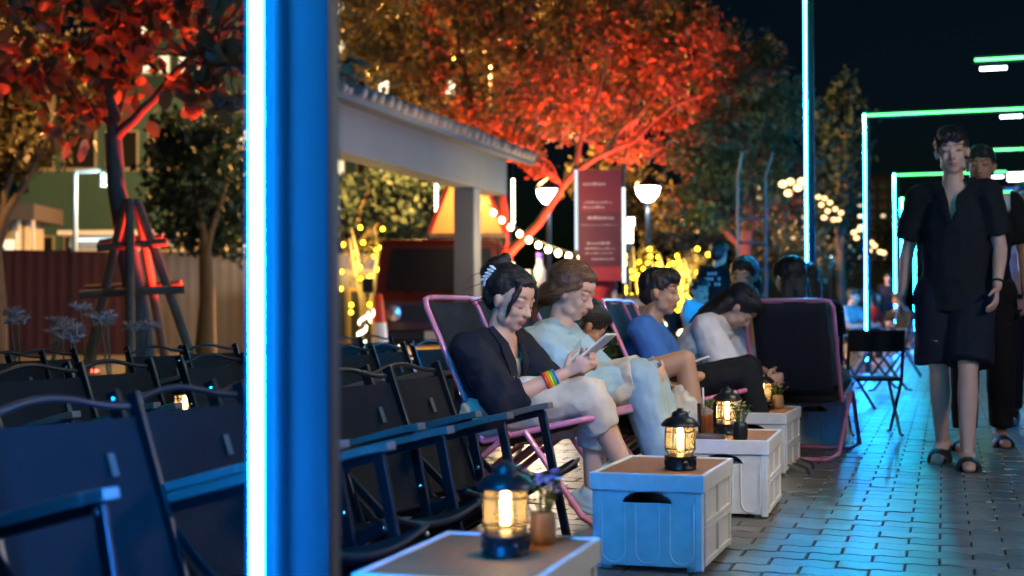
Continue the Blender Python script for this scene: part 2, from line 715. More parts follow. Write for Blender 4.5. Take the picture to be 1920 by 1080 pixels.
arches = [(2.03, 492, 'nearest light arch post, glowing blue, in front of the folding chairs', 390),
          (10.2, 1514, 'tall light arch post rising behind the seated people by the black chair back', 25),
          (18.05, 1624, 'light arch with its whole green corner showing left of the walking men', 20),
          (26.0, 1679, 'light arch half hidden by the walking man in black', 12),
          (31.5, 1692, 'farthest small light arch nested inside the others', 0)]
for zc, px, lb, pw in arches:
    led_arch(lb, gp(px, zc), 1, pw, aim=(-2.15, 3.54, -2.34) if zc < 3 else (0, 0, -1), cone=33 if zc < 3 else 110, wide=.106 if zc < 3 else .058)
led_arch('smallest light arch of all, at the very end of the walkway', gp(1716, 46), 1, 0)
led_arch('third light arch reaching in from the right, seen past the men', V((2.25, 31.5, 0)), -1, 0)
led_arch('light arch reaching in from the right, highest in the picture', V((2.25, at(1850, 105, 14.1).y, 0)), -1, 25)
led_arch('lower light arch reaching in from the right behind the men', V((2.25, at(1880, 288, 22).y, 0)), -1, 12)
led_arch('light arch on the right of the walkway beside the crates', V((2.25, 6.3, 0)), -1, 120, E_led=E_led_cyan, aim=(-1.1, -.25, -1), cone=88)
led_arch('light arch standing behind the viewer on the right of the walkway', V((2.25, -2.6, 0)), -1, 0, E_led=E_led_cyan)

# ------------------------------------------------------------------ crates
CW, CL, CH = 0.345, 0.53, 0.29


def handle_panel(mb, y0, y1, zlo, zhi, x0, x1):
    """end wall with a half-moon hand hole"""
    a, zb, hh = 0.078, zhi - .062, .034
    mb.bx(x0, x1, y0, y1, zlo, zb)
    mb.bx(x0, -a, y0, y1, zb, zhi)
    mb.bx(a, x1, y0, y1, zb, zhi)
    n = 14
    for i in range(n):
        xa, xb = -a + 2 * a * i / n, -a + 2 * a * (i + 1) / n
        za, zb2 = (zb + hh * max(0, 1 - abs(q / a) ** 2.4) ** .6 for q in (xa, xb))
        vs = [(xa, y0, za), (xb, y0, zb2), (xb, y0, zhi), (xa, y0, zhi), (xa, y1, za), (xb, y1, zb2), (xb, y1, zhi), (xa, y1, zhi)]
        mb.add(vs, [(0, 1, 2, 3), (7, 6, 5, 4), (0, 4, 5, 1)])


def make_crate():
    t = thing('storage_crate', 'crate', 'crate')
    hx, hy = CW / 2 - .006, CL / 2 - .006
    for sg in (-1, 1):
        y0, y1 = (-hy, -hy + .008) if sg < 0 else (hy - .008, hy)
        a = MB()
        handle_panel(a, y0, y1, .012, CH - .028, -hx + .02, hx - .02)
        wl_ = a.build('end_wall', M_crate, t)
        for x in (-.105, 0, .105):                           # raised round-ended ribs
            a = MB()
            yy = sg * (hy + .0015)
            pts = [(x - .036, .20), (x - .036, .055)] + [(x + .036 * math.cos(rad(q)), .055 + .036 * math.sin(rad(q))) for q in range(180, 361, 20)] + [(x + .036, .20)]
            a.tube([(xa, yy, za) for xa, za in pts], .0035, 6)
            a.build('rib', M_crate, wl_, True)
        x0, x1 = (-hx, -hx + .008) if sg < 0 else (hx - .008, hx)
        sw_ = MB().bx(x0, x1, -hy + .02, hy - .02, .012, CH - .028).build('side_wall', M_crate, t)
        xx = sg * (hx + .002)
        for z0, z1 in ((.014, .030), (.116, .130), (.133, .147), (.238, .258)):
            MB().bx(xx - .006, xx + .006, -hy + .022, hy - .022, z0, z1).build('rail', M_crate, sw_, False, .002)
        for yy in (-hy + .033, 0, hy - .033):
            for z0, z1 in ((.0305, .1155), (.1475, .2375)):
                MB().bx(xx - .0048, xx + .0048, yy - .010, yy + .010, z0, z1).build('upright', M_crate, sw_)
        for sy in (-1, 1):
            MB().box((sg * (hx - .010), sy * (hy - .010), .132), (.026, .026, .262)).build('corner_post', M_crate, t, False, .005)
            MB().box((sg * (hx - .035), sy * (hy - .045), .001), (.03, .04, .012)).build('foot', M_crate, t)
    MB().bx(-hx + .009, hx - .009, -hy + .009, hy - .009, .012, .018).build('bottom', M_crate, t)
    a = MB()
    RX, RY, z0, z1 = CW / 2 + .004, CL / 2 + .004, CH - .055, CH
    for x0, x1, y0, y1 in ((-RX, RX, -RY, -RY + .014), (-RX, RX, RY - .014, RY), (-RX, -RX + .014, -RY + .0142, RY - .0142), (RX - .014, RX, -RY + .0142, RY - .0142)):
        a.bx(x0, x1, y0, y1, z0, z1)
    a.build('lid_rim', M_crate, t, False, .004)
    a = MB()
    a.bx(-RX + .0145, RX - .0145, -RY + .0145, RY - .0145, CH - .022, CH - .0045)
    a.build('wooden_top', M_board, t, False, .002)
    return t


def corner_ground(px, py):
    return ray_z(px, py, 0)


crate0 = make_crate()
crates = []


def place_crate(loc, rz, label, group):
    o = crate0 if not crates else copy_tree(crate0)
    o.location = loc
    o.rotation_euler = (0, 0, rz)
    tag(o, label, 'crate', group)
    crates.append(o)
    return V(loc)


GF, GB = 'storage crates lined up as tables along the walkway', 'storage crates between the chair rows'
q = ray_z(1123, 1012, CH)
C0 = place_crate((q.x - CW / 2, q.y - CL / 2, .005), 0, 'storage crate cut by the bottom edge, carrying a lantern and flower pot', GF)
q = corner_ground(1323, 1078)
C1 = place_crate((q.x - CW / 2, q.y + CL / 2, .005), rad(-1), 'bright blue-lit storage crate with only a lantern on its wooden top', GF)
q = corner_ground(1439, 974)
C2 = place_crate((q.x - CW / 2, q.y + CL / 2, .005), rad(1), 'storage crate carrying the orange drink on a tray', GF)
q = corner_ground(1478, 891)
C3 = place_crate((q.x - CW / 2, q.y + CL / 2, .005), rad(-2), 'storage crate with lantern and pot just left of the black chair back', GF)
q = corner_ground(1582, 840)
C4 = place_crate((q.x - CW / 2, q.y + CL / 2, .005), rad(2), 'storage crate behind the pink-framed black chair back', GF)
B0 = place_crate(V((-2.32, gp(20, 3.45).y - .02, .005)), rad(6), 'storage crate glimpsed at the bottom left corner behind the nearest chair', GB)
B1 = place_crate(V((gp(775, 5.75).x, gp(775, 5.75).y, .005)), rad(-3), 'storage crate with a lantern seen in the gap between two front-row chairs', GB)
B2 = place_crate(V((gp(347, 6.3).x, gp(347, 6.3).y, .005)), 0, 'storage crate under the starry lantern left of the blue post', GB)
B3 = place_crate(V((gp(630, 7.3).x, gp(630, 7.3).y, .005)), rad(4), 'storage crate showing as a pale sliver just right of the blue post', GB)

# ------------------------------------------------------------------ lanterns
def make_lantern():
    t = thing('lantern', 'lantern', 'lantern')
    a = MB()
    a.lathe([(.044, 0), (.050, .003), (.050, .008), (.047, .012), (.047, .032), (.050, .036), (.050, .043), (.040, .048), (.034, .052), (.0, .052)], seg=24)
    for k in range(16):
        an = 2 * math.pi * k / 16
        a.box((.0475 * math.cos(an), .0475 * math.sin(an), .022), (.004, .006, .018), Matrix.Rotation(an, 3, 'Z'))
    b = a.build('base', M_lantern, t, True)
    a = MB()
    a.lathe([(.0085, 0), (.0085, .012), (.006, .016), (0, .016)], seg=12)
    k_ = a.build('dial', M_lantern, b, True)
    k_.location = (.02, -.047, .022)
    k_.rotation_euler = (rad(90), 0, 0)
    a = MB()
    a.lathe([(.034, .053), (.043, .060), (.0445, .075), (.0445, .112), (.043, .126), (.036, .133)], seg=24)
    a.f = [f for f in a.f if len(f) == 4]
    a.build('glass', M_glass, t, True)
    a = MB()
    a.lathe([(.0, .058), (.0075, .060), (.0085, .066), (.0085, .122), (.006, .127), (0, .128)], seg=12)
    a.build('glowing_tube', E_fil, t, True)
    a = MB()
    a.lathe([(.014, .052), (.014, .058), (.009, .061), (0, .061)], seg=14)
    a.build('socket', M_brass, t, True)
    cg = MB()
    for k in range(8):
        an = 2 * math.pi * (k + .5) / 8
        pts = [(r * math.cos(an), r * math.sin(an), z) for r, z in ((.040, .050), (.0475, .060), (.049, .078), (.049, .112), (.047, .128), (.040, .136))]
        cg.tube(pts, .0016, 6)
    for z, r in ((.066, .0485), (.118, .0488)):
        ring = [(r * math.cos(2 * math.pi * i / 28), r * math.sin(2 * math.pi * i / 28), z) for i in range(29)]
        cg.tube(ring, .0017, 6)
    cg.build('wire_cage', M_brass, t, True)
    a = MB()
    a.lathe([(.036, .132), (.058, .134), (.0605, .138), (.059, .143), (.052, .150), (.044, .158), (.030, .164), (.027, .165), (.026, .174), (.022, .180), (.012, .183), (.008, .190), (.0, .191)], seg=24)
    a.build('cap', M_lantern, t, True)
    a = MB()
    pts = [(.030 * math.sin(rad(q)), .061 * math.cos(rad(q)), .146 + .034 * math.sin(rad(q))) for q in range(0, 181, 15)]
    a.tube(pts, .0019, 6)
    a.build('handle', M_lantern, t, True)
    lamp('lantern_glow', t, (0, 0, .095), (1.0, 0.58, 0.22), 1.7, .012)
    return t


lant0 = make_lantern()
lants = []


def place_lantern(loc, label, rz=0.0):
    o = lant0 if not lants else copy_tree(lant0)
    o.location = loc
    o.rotation_euler = (0, 0, rz)
    tag(o, label, 'lantern', 'glowing camping lanterns on crates')
    lants.append(o)


TOP = CH + .001


def on_crate(px, py, z=TOP):
    v = ray_z(px, py, z)
    v.z = z
    return v


place_lantern(on_crate(948, 1040), 'nearest glowing lantern, on the crate cut by the bottom edge', .3)
place_lantern(on_crate(1276, 880), 'glowing lantern alone on the bright blue-lit crate', .1)
place_lantern(on_crate(1364, 814), 'glowing lantern half hidden behind the orange drink', .8)
place_lantern(on_crate(1430, 768), 'glowing lantern beside the black chair back, on the crate', .5)
place_lantern(V((B2.x, B2.y, TOP)), 'lantern shining like a star left of the blue post', .2)
place_lantern(V((B1.x + .02, B1.y - .05, TOP)), 'lantern glimpsed in the gap between two front-row chairs', .4)
place_lantern(V((B0.x + .08, B0.y + .16, TOP)), 'lantern on the crate in the bottom left corner, behind the nearest chair', .4)
place_lantern(V((B3.x - .08, B3.y, TOP)), 'lantern on the crate hidden behind the blue post', .4)

# ------------------------------------------------------------------ small things on the crates
M_purple = mat('petal_purple', (0.45, 0.28, 0.55), 0.6, var=.3, transl=.3)
M_cream = mat('petal_cream', (0.70, 0.66, 0.50), 0.6, var=.2, transl=.3)
M_yel = mat('petal_yellow', (0.70, 0.55, 0.12), 0.6, var=.2, transl=.3)


def flower_pot(loc, label, cols, hgt=.075, pot=M_clay, n=13, s=1.0, seed=1):
    r = random.Random(seed)
    t = thing('flower_pot', label, 'flower pot', loc, 0, 'flower pots on the crates')
    t.scale = (s, s, s)
    a = MB()
    a.lathe([(.022, 0), (.027, .004), (.029, .02), (.0285, .045), (.026, .064), (.0235, .068), (.0225, .062), (.0, .060)], seg=20)
    a.build('pot', pot, t, True)
    st, fl, lf = MB(), {}, MB()
    for i in range(n):
        an, sp = r.uniform(0, 6.28), r.uniform(.01, .05)
        top = V((sp * math.cos(an), sp * math.sin(an), .068 + hgt * r.uniform(.45, 1.0)))
        base = V((.010 * math.cos(an), .010 * math.sin(an), .058))
        mid = base.lerp(top, .55) + V((r.uniform(-.006, .006), r.uniform(-.006, .006), .008))
        st.tube([base, mid, top], .0014, 5)
        m = r.choice(cols)
        f = fl.setdefault(m.name, (m, MB()))[1]
        rr = r.uniform(.007, .012)
        ax = Matrix.Rotation(r.uniform(0, 6), 3, 'Z') @ Matrix.Rotation(r.uniform(-.7, .7), 3, 'X')
        for k in range(6):
            b2 = 2 * math.pi * k / 6
            d = ax @ V((math.cos(b2), math.sin(b2), .45))
            sd = ax @ V((-math.sin(b2), math.cos(b2), 0))
            f.add([top, top + d * rr * .7 + sd * rr * .45, top + d * rr * 1.2, top + d * rr * .7 - sd * rr * .45], [(0, 1, 2, 3)])
        for k in range(2):
            q = base.lerp(top, r.uniform(.3, .8))
            d = V((r.uniform(-1, 1), r.uniform(-1, 1), r.uniform(.1, .9))).normalized()
            sd = d.cross(V((0, 0, 1))).normalized()
            L_ = r.uniform(.014, .03)
            lf.add([q, q + d * L_ * .5 + sd * .004, q + d * L_, q + d * L_ * .5 - sd * .004], [(0, 1, 2, 3)])
    tag(st.build('stem', M_leafg, t), kind='stuff')
    tag(lf.build('foliage', M_leafg, t), kind='stuff')
    for m, f in fl.values():
        tag(f.build('blossom', m, t), kind='stuff')
    return t


flower_pot(on_crate(1018, 1020), 'brown flower pot with purple daisies beside the nearest lantern', [M_purple, M_cream, M_purple, M_cream], .085, seed=3, n=17)
flower_pot(on_crate(1388, 825), 'dark flower pot with green and cream sprigs beside the orange drink', [M_cream, M_yel, M_leafg], .075, M_lantern, 20, 1.0, seed=5)
flower_pot(on_crate(1459, 766), 'small flower pot touching the black chair back', [M_cream, M_purple], .07, seed=8, n=13)

M_orange = mat('orange_drink', (0.95, 0.34, 0.04), 0.2, var=.15, transl=.85)
M_redd = mat('red_drink', (0.70, 0.06, 0.02), 0.2, var=.2, transl=.6)
M_clear = glass_mat('drinking_glass', (0.97, 0.97, 0.95), 0.2, 0.04)
M_ice = mat('ice', (0.85, 0.75, 0.62), 0.2, transl=.6)
tr = thing('tray', 'round dark tray under the orange drink', 'tray', on_crate(1328, 822))
a = MB()
a.lathe([(.062, 0), (.066, .003), (.067, .014), (.064, .014), (.062, .006), (0, .006)], seg=28)
a.build('dish', M_grey_wood, tr, True)


def drink(loc, label, liq, h=.085, straw=True):
    t = thing('drink_glass', label, 'drink', loc, 0, 'drinks on the crate')
    a = MB()
    a.lathe([(.024, 0), (.030, .003), (.033, h), (.0318, h), (.029, .007), (0, .007)], seg=24)
    a.build('glass', M_clear, t, True)
    a = MB()
    a.lathe([(.0278, .009), (.0300, h * .62), (0, h * .62)], seg=24)
    a.build('liquid', liq, t, True)
    a = MB()
    for k in range(4):
        a.box((random.uniform(-.012, .012), random.uniform(-.012, .012), h * (.60 + .07 * k)), (.017, .017, .017), Matrix.Rotation(k * .7, 3, 'Z') @ Matrix.Rotation(.5, 3, 'X'))
    tag(a.build('ice', M_ice, t, False, .003), kind='stuff')
    if straw:
        a = MB()
        a.tube([(-.008, 0, .02), (-.014, .004, h + .055)], .0035, 8)
        a.build('straw', M_white, t, True)
        a = MB()
        for k in range(6):
            an = k * 1.05
            d = V((math.cos(an) * .5, math.sin(an) * .5, 1)).normalized()
            sd = V((-math.sin(an), math.cos(an), 0))
            p = V((.008, 0, h * .8))
            a.add([p, p + d * .02 + sd * .008, p + d * .042, p + d * .02 - sd * .008], [(0, 1, 2, 3)])
        tag(a.build('mint', M_leafg, t), kind='stuff')
    return t


q = on_crate(1326, 818)
q.z = TOP + .007
drink(q, 'tall glass of orange drink with straw and mint', M_orange, .105).scale = (1.2, 1.2, 1.15)
q = on_crate(1348, 800)
drink(q, 'short glass of red drink half hidden behind the orange drink', M_redd, .075, False)

# ------------------------------------------------------------------ folding camp chairs
def make_chair():
    t = thing('camp_chair', 'chair', 'chair')
    hw = .205

    def wave(n=16):
        pts = []
        for i in range(n + 1):
            u = -1 + 2 * i / n
            pts.append((-.285 - .012 * (1 - u * u), u * (hw - .012), .600 + .014 * math.cos(u * math.pi) * (1 - .15 * u)))
        return pts
    a = MB()
    a.tube(wave(), .0075, 10)
    a.build('top_bar', M_steel, t, True)
    for sg in (-1, 1):
        yy = sg * hw
        a = MB()
        a.bar((-.125, yy, .20), (-.288, yy, .615), .034, .014, (1, 0, .3))
        u = a.build('back_upright', M_blackmetal, t, False, .003)
        for bx_, bz_, br_ in ((-.279, .597, .0095), (-.215, .425, .007)):
            MB().ell((bx_, yy + sg * .010, bz_), (br_, .006, br_), None, 8, 5).build('bolt', M_chrome, u, True)
        ya = sg * (hw + .020)
        a = MB()
        pr = [(-.250, .385), (-.16, .408), (.09, .470), (.145, .480)]
        for (xa, za), (xb, zb) in zip(pr, pr[1:]):
            a.bar((xa, ya, za), (xb + .0, ya, zb), .036, .020, (0, 1, 0))
        a.build('armrest', M_grey_wood, t, False, .003)
        a = MB()
        a.bar((-.246, ya, .366), (.120, ya, .457), .012, .022, (0, 1, 0))
        a.build('arm_rail', M_blackmetal, t)
        for nm, p0, p1, off in (('leg', (.112, ya - sg * .002, .458), (.215, ya - sg * .002, .004), 0), ('leg', (.245, ya - sg * .020, .300), (-.275, ya - sg * .020, .004), 0),
                                ('strut', (-.215, ya - sg * .012, .372), (.03, ya - sg * .012, .175), 0)):
            a = MB()
            a.bar(p0, p1, .012, .030 if nm == 'leg' else .022, (0, 1, 0))
            lg = a.build(nm, M_blackmetal, t, False, .003)
            if nm == 'leg':
                for m_ in (V(p0).lerp(V(p1), .30), V(p0) - V((0, 0, .01))):
                    MB().ell((m_.x, m_.y + sg * .008, m_.z), (.0075, .005, .0075), None, 8, 5).build('bolt', M_chrome, lg, True)
    # backrest sling
    def sheet(rows, nw, half, sag, th=.004):
        mb = MB()
        vs, fs = [], []
        nr = len(rows)
        for layer in (0, 1):
            for j, (x, z, nx, nz) in enumerate(rows):
                for i in range(nw + 1):
                    u = -1 + 2 * i / nw
                    sgv = sag[j] * (1 - u * u)
                    vs.append((x - nx * sgv - nx * th * layer, u * half, z - nz * sgv - nz * th * layer))
        k = nr * (nw + 1)
        for j in range(nr - 1):
            for i in range(nw):
                p = j * (nw + 1) + i
                fs.append((p, p + 1, p + nw + 2, p + nw + 1))
                fs.append((k + p + nw + 1, k + p + nw + 2, k + p + 1, k + p))
        for j in range(nr - 1):
            for p in (j * (nw + 1), j * (nw + 1) + nw):
                fs.append((p, p + nw + 1, k + p + nw + 1, k + p))
        for i in range(nw):
            for p in (i, (nr - 1) * (nw + 1) + i):
                fs.append((p, p + 1, k + p + 1, k + p))
        mb.add(vs, fs)
        return mb
    rows, sg_ = [], []
    for j in range(9):
        f = j / 8
        x = -.120 - f * .150
        z = .195 + f * .372
        n = V((.372, 0, .150)).normalized()
        rows.append((x, z, n.x, n.z))
        sg_.append(.006 + .020 * math.sin(math.pi * min(1, f * 1.15)) * (1 - .4 * f))
    sheet(rows, 10, hw - .010, sg_).build('backrest', M_canvas, t, True)
    rows, sg_ = [], []
    for j in range(9):
        f = j / 8
        x = -.135 + f * .395
        z = .225 + f * .085 - .018 * math.sin(math.pi * f)
        n = V((-.085, 0, .395)).normalized()
        rows.append((x, z, n.x, n.z))
        sg_.append(.022 + .012 * f)
    sheet(rows, 10, hw - .008, sg_).build('seat', M_canvas, t, True)
    a = MB()
    pts = []
    for i in range(13):
        u = -1 + 2 * i / 12
        pts.append((.262, u * (hw - .012), .314 - .034 * (1 - u * u)))
    a.tube(pts, .0055, 8)
    a.build('front_bar', M_steel, t, True)
    a = MB()
    a.bar((-.2405, .105, .500), (-.2225, .105, .455), .018, .002, (0, 1, 0))
    a.build('fabric_tag', M_tag, t)
    MB().tube([(-.272, -hw, .02), (-.272, hw, .02)], .008, 8).build('cross_bar', M_blackmetal, t, True)
    MB().tube([(.208, -hw - .01, .03), (.208, hw + .01, .03)], .008, 8).build('cross_bar', M_blackmetal, t, True)
    return t


chair0 = make_chair()
chairs = []


def place_chair(x, y, yaw, label):
    o = chair0 if not chairs else copy_tree(chair0)
    o.location = (x, y, 0)
    o.rotation_euler = (0, 0, yaw)
    tag(o, label, 'chair', 'black folding camp chairs in rows')
    chairs.append(o)


def chair_at(px, zc, label, yaw=-15):
    """px = photo column of the middle of the top bar"""
    p = gp(px, zc)
    d = V((math.cos(rad(yaw)), math.sin(rad(yaw)), 0))
    p = p + d * .285
    place_chair(p.x, p.y, rad(yaw + random.uniform(-5, 5)), label)


for i, (y, lb) in enumerate([(2.35, 'nearest camp chair, its armrest crossing the bottom left corner'),
                             (2.82, 'front-row camp chair touching the left side of the blue post'),
                             (3.28, 'front-row camp chair mostly hidden behind the blue post'),
                             (3.80, 'front-row camp chair just right of the blue post'),
                             (4.27, 'front-row camp chair nearest to the woman in the black blazer')]):
    place_chair(-1.405 + random.uniform(-.02, .02), y, rad(-15 + random.uniform(-2.5, 2.5)), lb)
for px, zc, lb in ((62, 4.70, 'second-row camp chair at the left edge of the picture'),
                   (206, 5.12, 'second-row camp chair left of the star-like lantern'),
                   (400, 5.86, 'second-row camp chair by the left side of the blue post, above the lantern'),
                   (520, 6.45, 'second-row camp chair hidden behind the blue post'),
                   (652, 7.28, 'second-row camp chair right of the blue post, left one of the pair'),
                   (720, 7.80, 'second-row camp chair right of the blue post, right one of the pair'),
                   (806, 8.45, 'camp chair half covered by the pink frame of the woman in black'),
                   (78, 6.75, 'third-row camp chair in front of the white lilies at far left'),
                   (290, 7.35, 'third-row camp chair before the red-lit tree stakes'),
                   (386, 7.75, 'third-row camp chair between the tree stakes and the blue post'),
                   (4, 6.35, 'third-row camp chair cut off by the left edge of the picture'),
                   (650, 10.1, 'third-row camp chair before the traffic cone, left one'),
                   (703, 10.5, 'third-row camp chair before the traffic cone, right one')):
    chair_at(px, zc, lb, -12)
chair_at(1150, 7.0, 'camp chair between the woman in pale blue and the man in blue', -10)

# ------------------------------------------------------------------ pink framed recliners
def make_recliner():
    t = thing('recliner_chair', 'recliner', 'chair')
    hw = .235
    a = MB()
    bt, bb = V((-.27, 0, .84)), V((-.02, 0, .30))
    up = (bt - bb)
    pts = [bb + V((0, -hw, 0)), bb + up * .5 + V((0, -hw, 0)), bb + up * .93 + V((0, -hw, 0)), bb + up * .985 + V((0, -hw + .015, 0)), bt + V((0, -hw + .06, 0)),
           bt + V((0, hw - .06, 0)), bb + up * .985 + V((0, hw - .015, 0)), bb + up * .93 + V((0, hw, 0)), bb + up * .5 + V((0, hw, 0)), bb + V((0, hw, 0))]
    a.tube(pts, .0115, 10)
    a.build('back_frame', M_pink, t, True)
    a = MB()
    st = V((.42, 0, .40))
    pts = [bb + V((0, -hw, 0)), st + V((-.05, -hw, -.01)), st + V((0, -hw + .05, 0)), st + V((0, hw - .05, 0)), st + V((-.05, hw, -.01)), bb + V((0, hw, 0))]
    a.tube(pts, .0115, 10)
    a.build('seat_frame', M_pink, t, True)
    for p0, p1 in (((.16, .345), (.40, .012)), ((.10, .335), (-.30, .012))):
        a = MB()
        pts = [(p0[0], -hw - .026, p0[1]), (p1[0] * .93 + p0[0] * .07, -hw - .026, p1[1] + .03), (p1[0], -hw + .03, p1[1]), (p1[0], hw - .03, p1[1]), (p1[0] * .93 + p0[0] * .07, hw + .026, p1[1] + .03), (p0[0], hw + .026, p0[1])]
        a.tube(pts, .0115, 10)
        a.build('leg_loop', M_pink, t, True)
    a = MB()
    vs = []
    for (p, q, sagd) in ((bb + up * .06, bb + up * .975, .02),):
        for j in range(9):
            for i in range(9):
                u = -1 + 2 * i / 8
                f = j / 8
                c = p.lerp(q, f)
                sg = sagd * (1 - u * u) * math.sin(math.pi * (.15 + .7 * f))
                vs.append((c.x - .89 * sg, u * (hw - .038), c.z - .45 * sg))
        a.add(vs, [(j * 9 + i, j * 9 + i + 1, j * 9 + i + 10, j * 9 + i + 9) for j in range(8) for i in range(8)])
    o = a.build('backrest', M_mesh, t, True)
    sd = o.modifiers.new('thick', 'SOLIDIFY')
    sd.thickness = .004
    a = MB()
    vs = []
    for j in range(9):
        for i in range(9):
            u = -1 + 2 * i / 8
            c = (bb + V((.03, 0, .004))).lerp(st + V((-.02, 0, 0)), j / 8)
            vs.append((c.x, u * (hw - .02), c.z - .035 * (1 - u * u)))
    a.add(vs, [(j * 9 + i, j * 9 + i + 1, j * 9 + i + 10, j * 9 + i + 9) for j in range(8) for i in range(8)])
    o = a.build('seat', M_mesh, t, True)
    sd = o.modifiers.new('thick', 'SOLIDIFY')
    sd.thickness = .004
    return t


rec0 = make_recliner()
recs = []


def place_recliner(p, yaw, label):
    o = rec0 if not recs else copy_tree(rec0)
    o.location = (p.x, p.y, 0)
    o.rotation_euler = (0, 0, rad(yaw))
    tag(o, label, 'chair', 'pink framed recliner chairs')
    recs.append(o)
    return o


W1 = gp(905, 5.5)
W2 = gp(1005, 6.0)
P3 = gp(1078, 6.75)
M3 = gp(1238, 7.15)
W4 = gp(1262, 7.7)
W5 = gp(1548, 7.95)
place_recliner(W1 + V((.10, .06, 0)), -6, 'pink-framed recliner under the woman in the black blazer')
place_recliner(W2 + V((.03, .02, 0)), -4, 'recliner under the woman in the pale blue sweatshirt')
place_recliner(M3 + V((.02, 0, 0)), 0, 'pink-framed recliner behind the man in the blue shirt, seen edge-on')
place_recliner(gp(1490, 7.55) + V((0, .18, 0)), 84, 'pink-framed black recliner seen from behind beside the walkway')

# ------------------------------------------------------------------ people
SK1 = skin_mat('skin_light', (0.62, 0.37, 0.26))
SK2 = skin_mat('skin_tan', (0.46, 0.26, 0.17))
M_hair = mat('black_hair', (0.012, 0.010, 0.010), 0.36, 0, 0.5, 60, 0.6, 220, stretch=(1, 1, .25))
M_hairb = mat('brown_hair', (0.13, 0.06, 0.028), 0.38, 0, 0.5, 60, 0.6, 220, stretch=(1, 1, .25))
C_black = weave('black_cloth', (0.007, 0.008, 0.011), 700)
C_navy = weave('dark_navy_cloth', (0.009, 0.011, 0.021), 700)
C_cream = weave('cream_cloth', (0.56, 0.50, 0.40), 500)
C_pale = weave('pale_blue_cloth', (0.32, 0.48, 0.57), 500)
C_jean = weave('light_blue_denim', (0.28, 0.42, 0.50), 700)
C_white = weave('white_cotton', (0.66, 0.66, 0.68), 600)
C_blue = weave('blue_shirt_cloth', (0.045, 0.15, 0.46), 600)
C_red = weave('red_cloth', (0.42, 0.03, 0.03), 600)
C_grey = weave('grey_cloth', (0.42, 0.43, 0.45), 600)
C_pinkc = weave('dusty_pink_cloth', (0.48, 0.27, 0.27), 600)
C_beige = weave('beige_cloth', (0.42, 0.33, 0.25), 600)
M_shoe = mat('pale_sneaker', (0.42, 0.52, 0.60), 0.6, var=.2)
M_sandal = mat('black_sandal', (0.013, 0.013, 0.014), 0.5)
M_phone = mat('phone_case', (0.55, 0.55, 0.52), 0.3)
M_screen = emis('phone_screen', (0.75, 0.85, 1.0), 0.9)


def hand(mb, w, d, n, curl=40, thumb=1, s=1.0, spread=0.06):
    """palm and five fingers; d = towards fingertips, n = palm normal, thumb = side (+-1)"""
    d, n = V(d).normalized(), V(n).normalized()
    n = (n - d * n.dot(d)).normalized()
    sd = d.cross(n) * thumb
    w = V(w)
    mb.cap(w, .021 * s, w + d * .075 * s, .030 * s, (1.0, .48), sd)
    for k, (off, ln) in enumerate(((.027, .068), (.0095, .076), (-.0085, .070), (-.026, .056))):
        p = w + d * .078 * s + sd * off * s
        dd = (d + sd * off * spread * 20).normalized()
        a1, a2 = rad(curl * .6), rad(curl * 1.5)
        d1 = dd * math.cos(a1) + n * math.sin(a1)
        d2 = dd * math.cos(a2) + n * math.sin(a2)
        q = p + d1 * ln * .52 * s
        mb.cap(p - d1 * .012 * s, .0092 * s, q, .0084 * s, seg=8)
        mb.cap(q, .0084 * s, q + d2 * ln * .48 * s, .0070 * s, seg=8)
    p = w + d * .022 * s + sd * .022 * s
    t1 = (d * .75 + sd * .75 + n * .35).normalized()
    t2 = (d * .95 + sd * .15 + n * .5).normalized()
    q = p + t1 * .040 * s
    mb.cap(p, .0125 * s, q, .0098 * s, seg=8)
    mb.cap(q, .0098 * s, q + t2 * .032 * s, .0080 * s, seg=8)


def head_shells(mb, H, c, k=1.0, male=False):
    def e(p, r):
        mb.ell(c + H @ (V(p) * k), V(r) * k, H, 18, 12)
    e((-.012, 0, .026), (.094, .074, .086))
    e((.022, 0, -.040), (.060, .056 if not male else .060, .070))
    e((.048, 0, -.090), (.024, .027 if not male else .031, .020))
    e((.036, 0, .040), (.046, .058, .045))
    for s in (-1, 1):
        e((.048, s * .033, -.026), (.030, .026, .030))
        e((.063, s * .031, .020), (.018, .025, .008))
        e((.064, s * .0315, .000), (.0145, .0155, .0098))
        e((.091, s * .0105, -.033), (.010, .008, .007))
        e((-.006, s * .076, -.010), (.015, .009, .027))
        e((-.011, s * .083, .000), (.013, .006, .015))
        e((.022, s * .048, -.068), (.030, .014, .022))
    mb.cap(c + H @ (V((.076, 0, .006)) * k), .0075 * k, c + H @ (V((.096, 0, -.030)) * k), .0115 * k, seg=10)
    e((.079, 0, -.0565), (.0105, .022, .0065))
    e((.076, 0, -.0685), (.0110, .018, .0075))


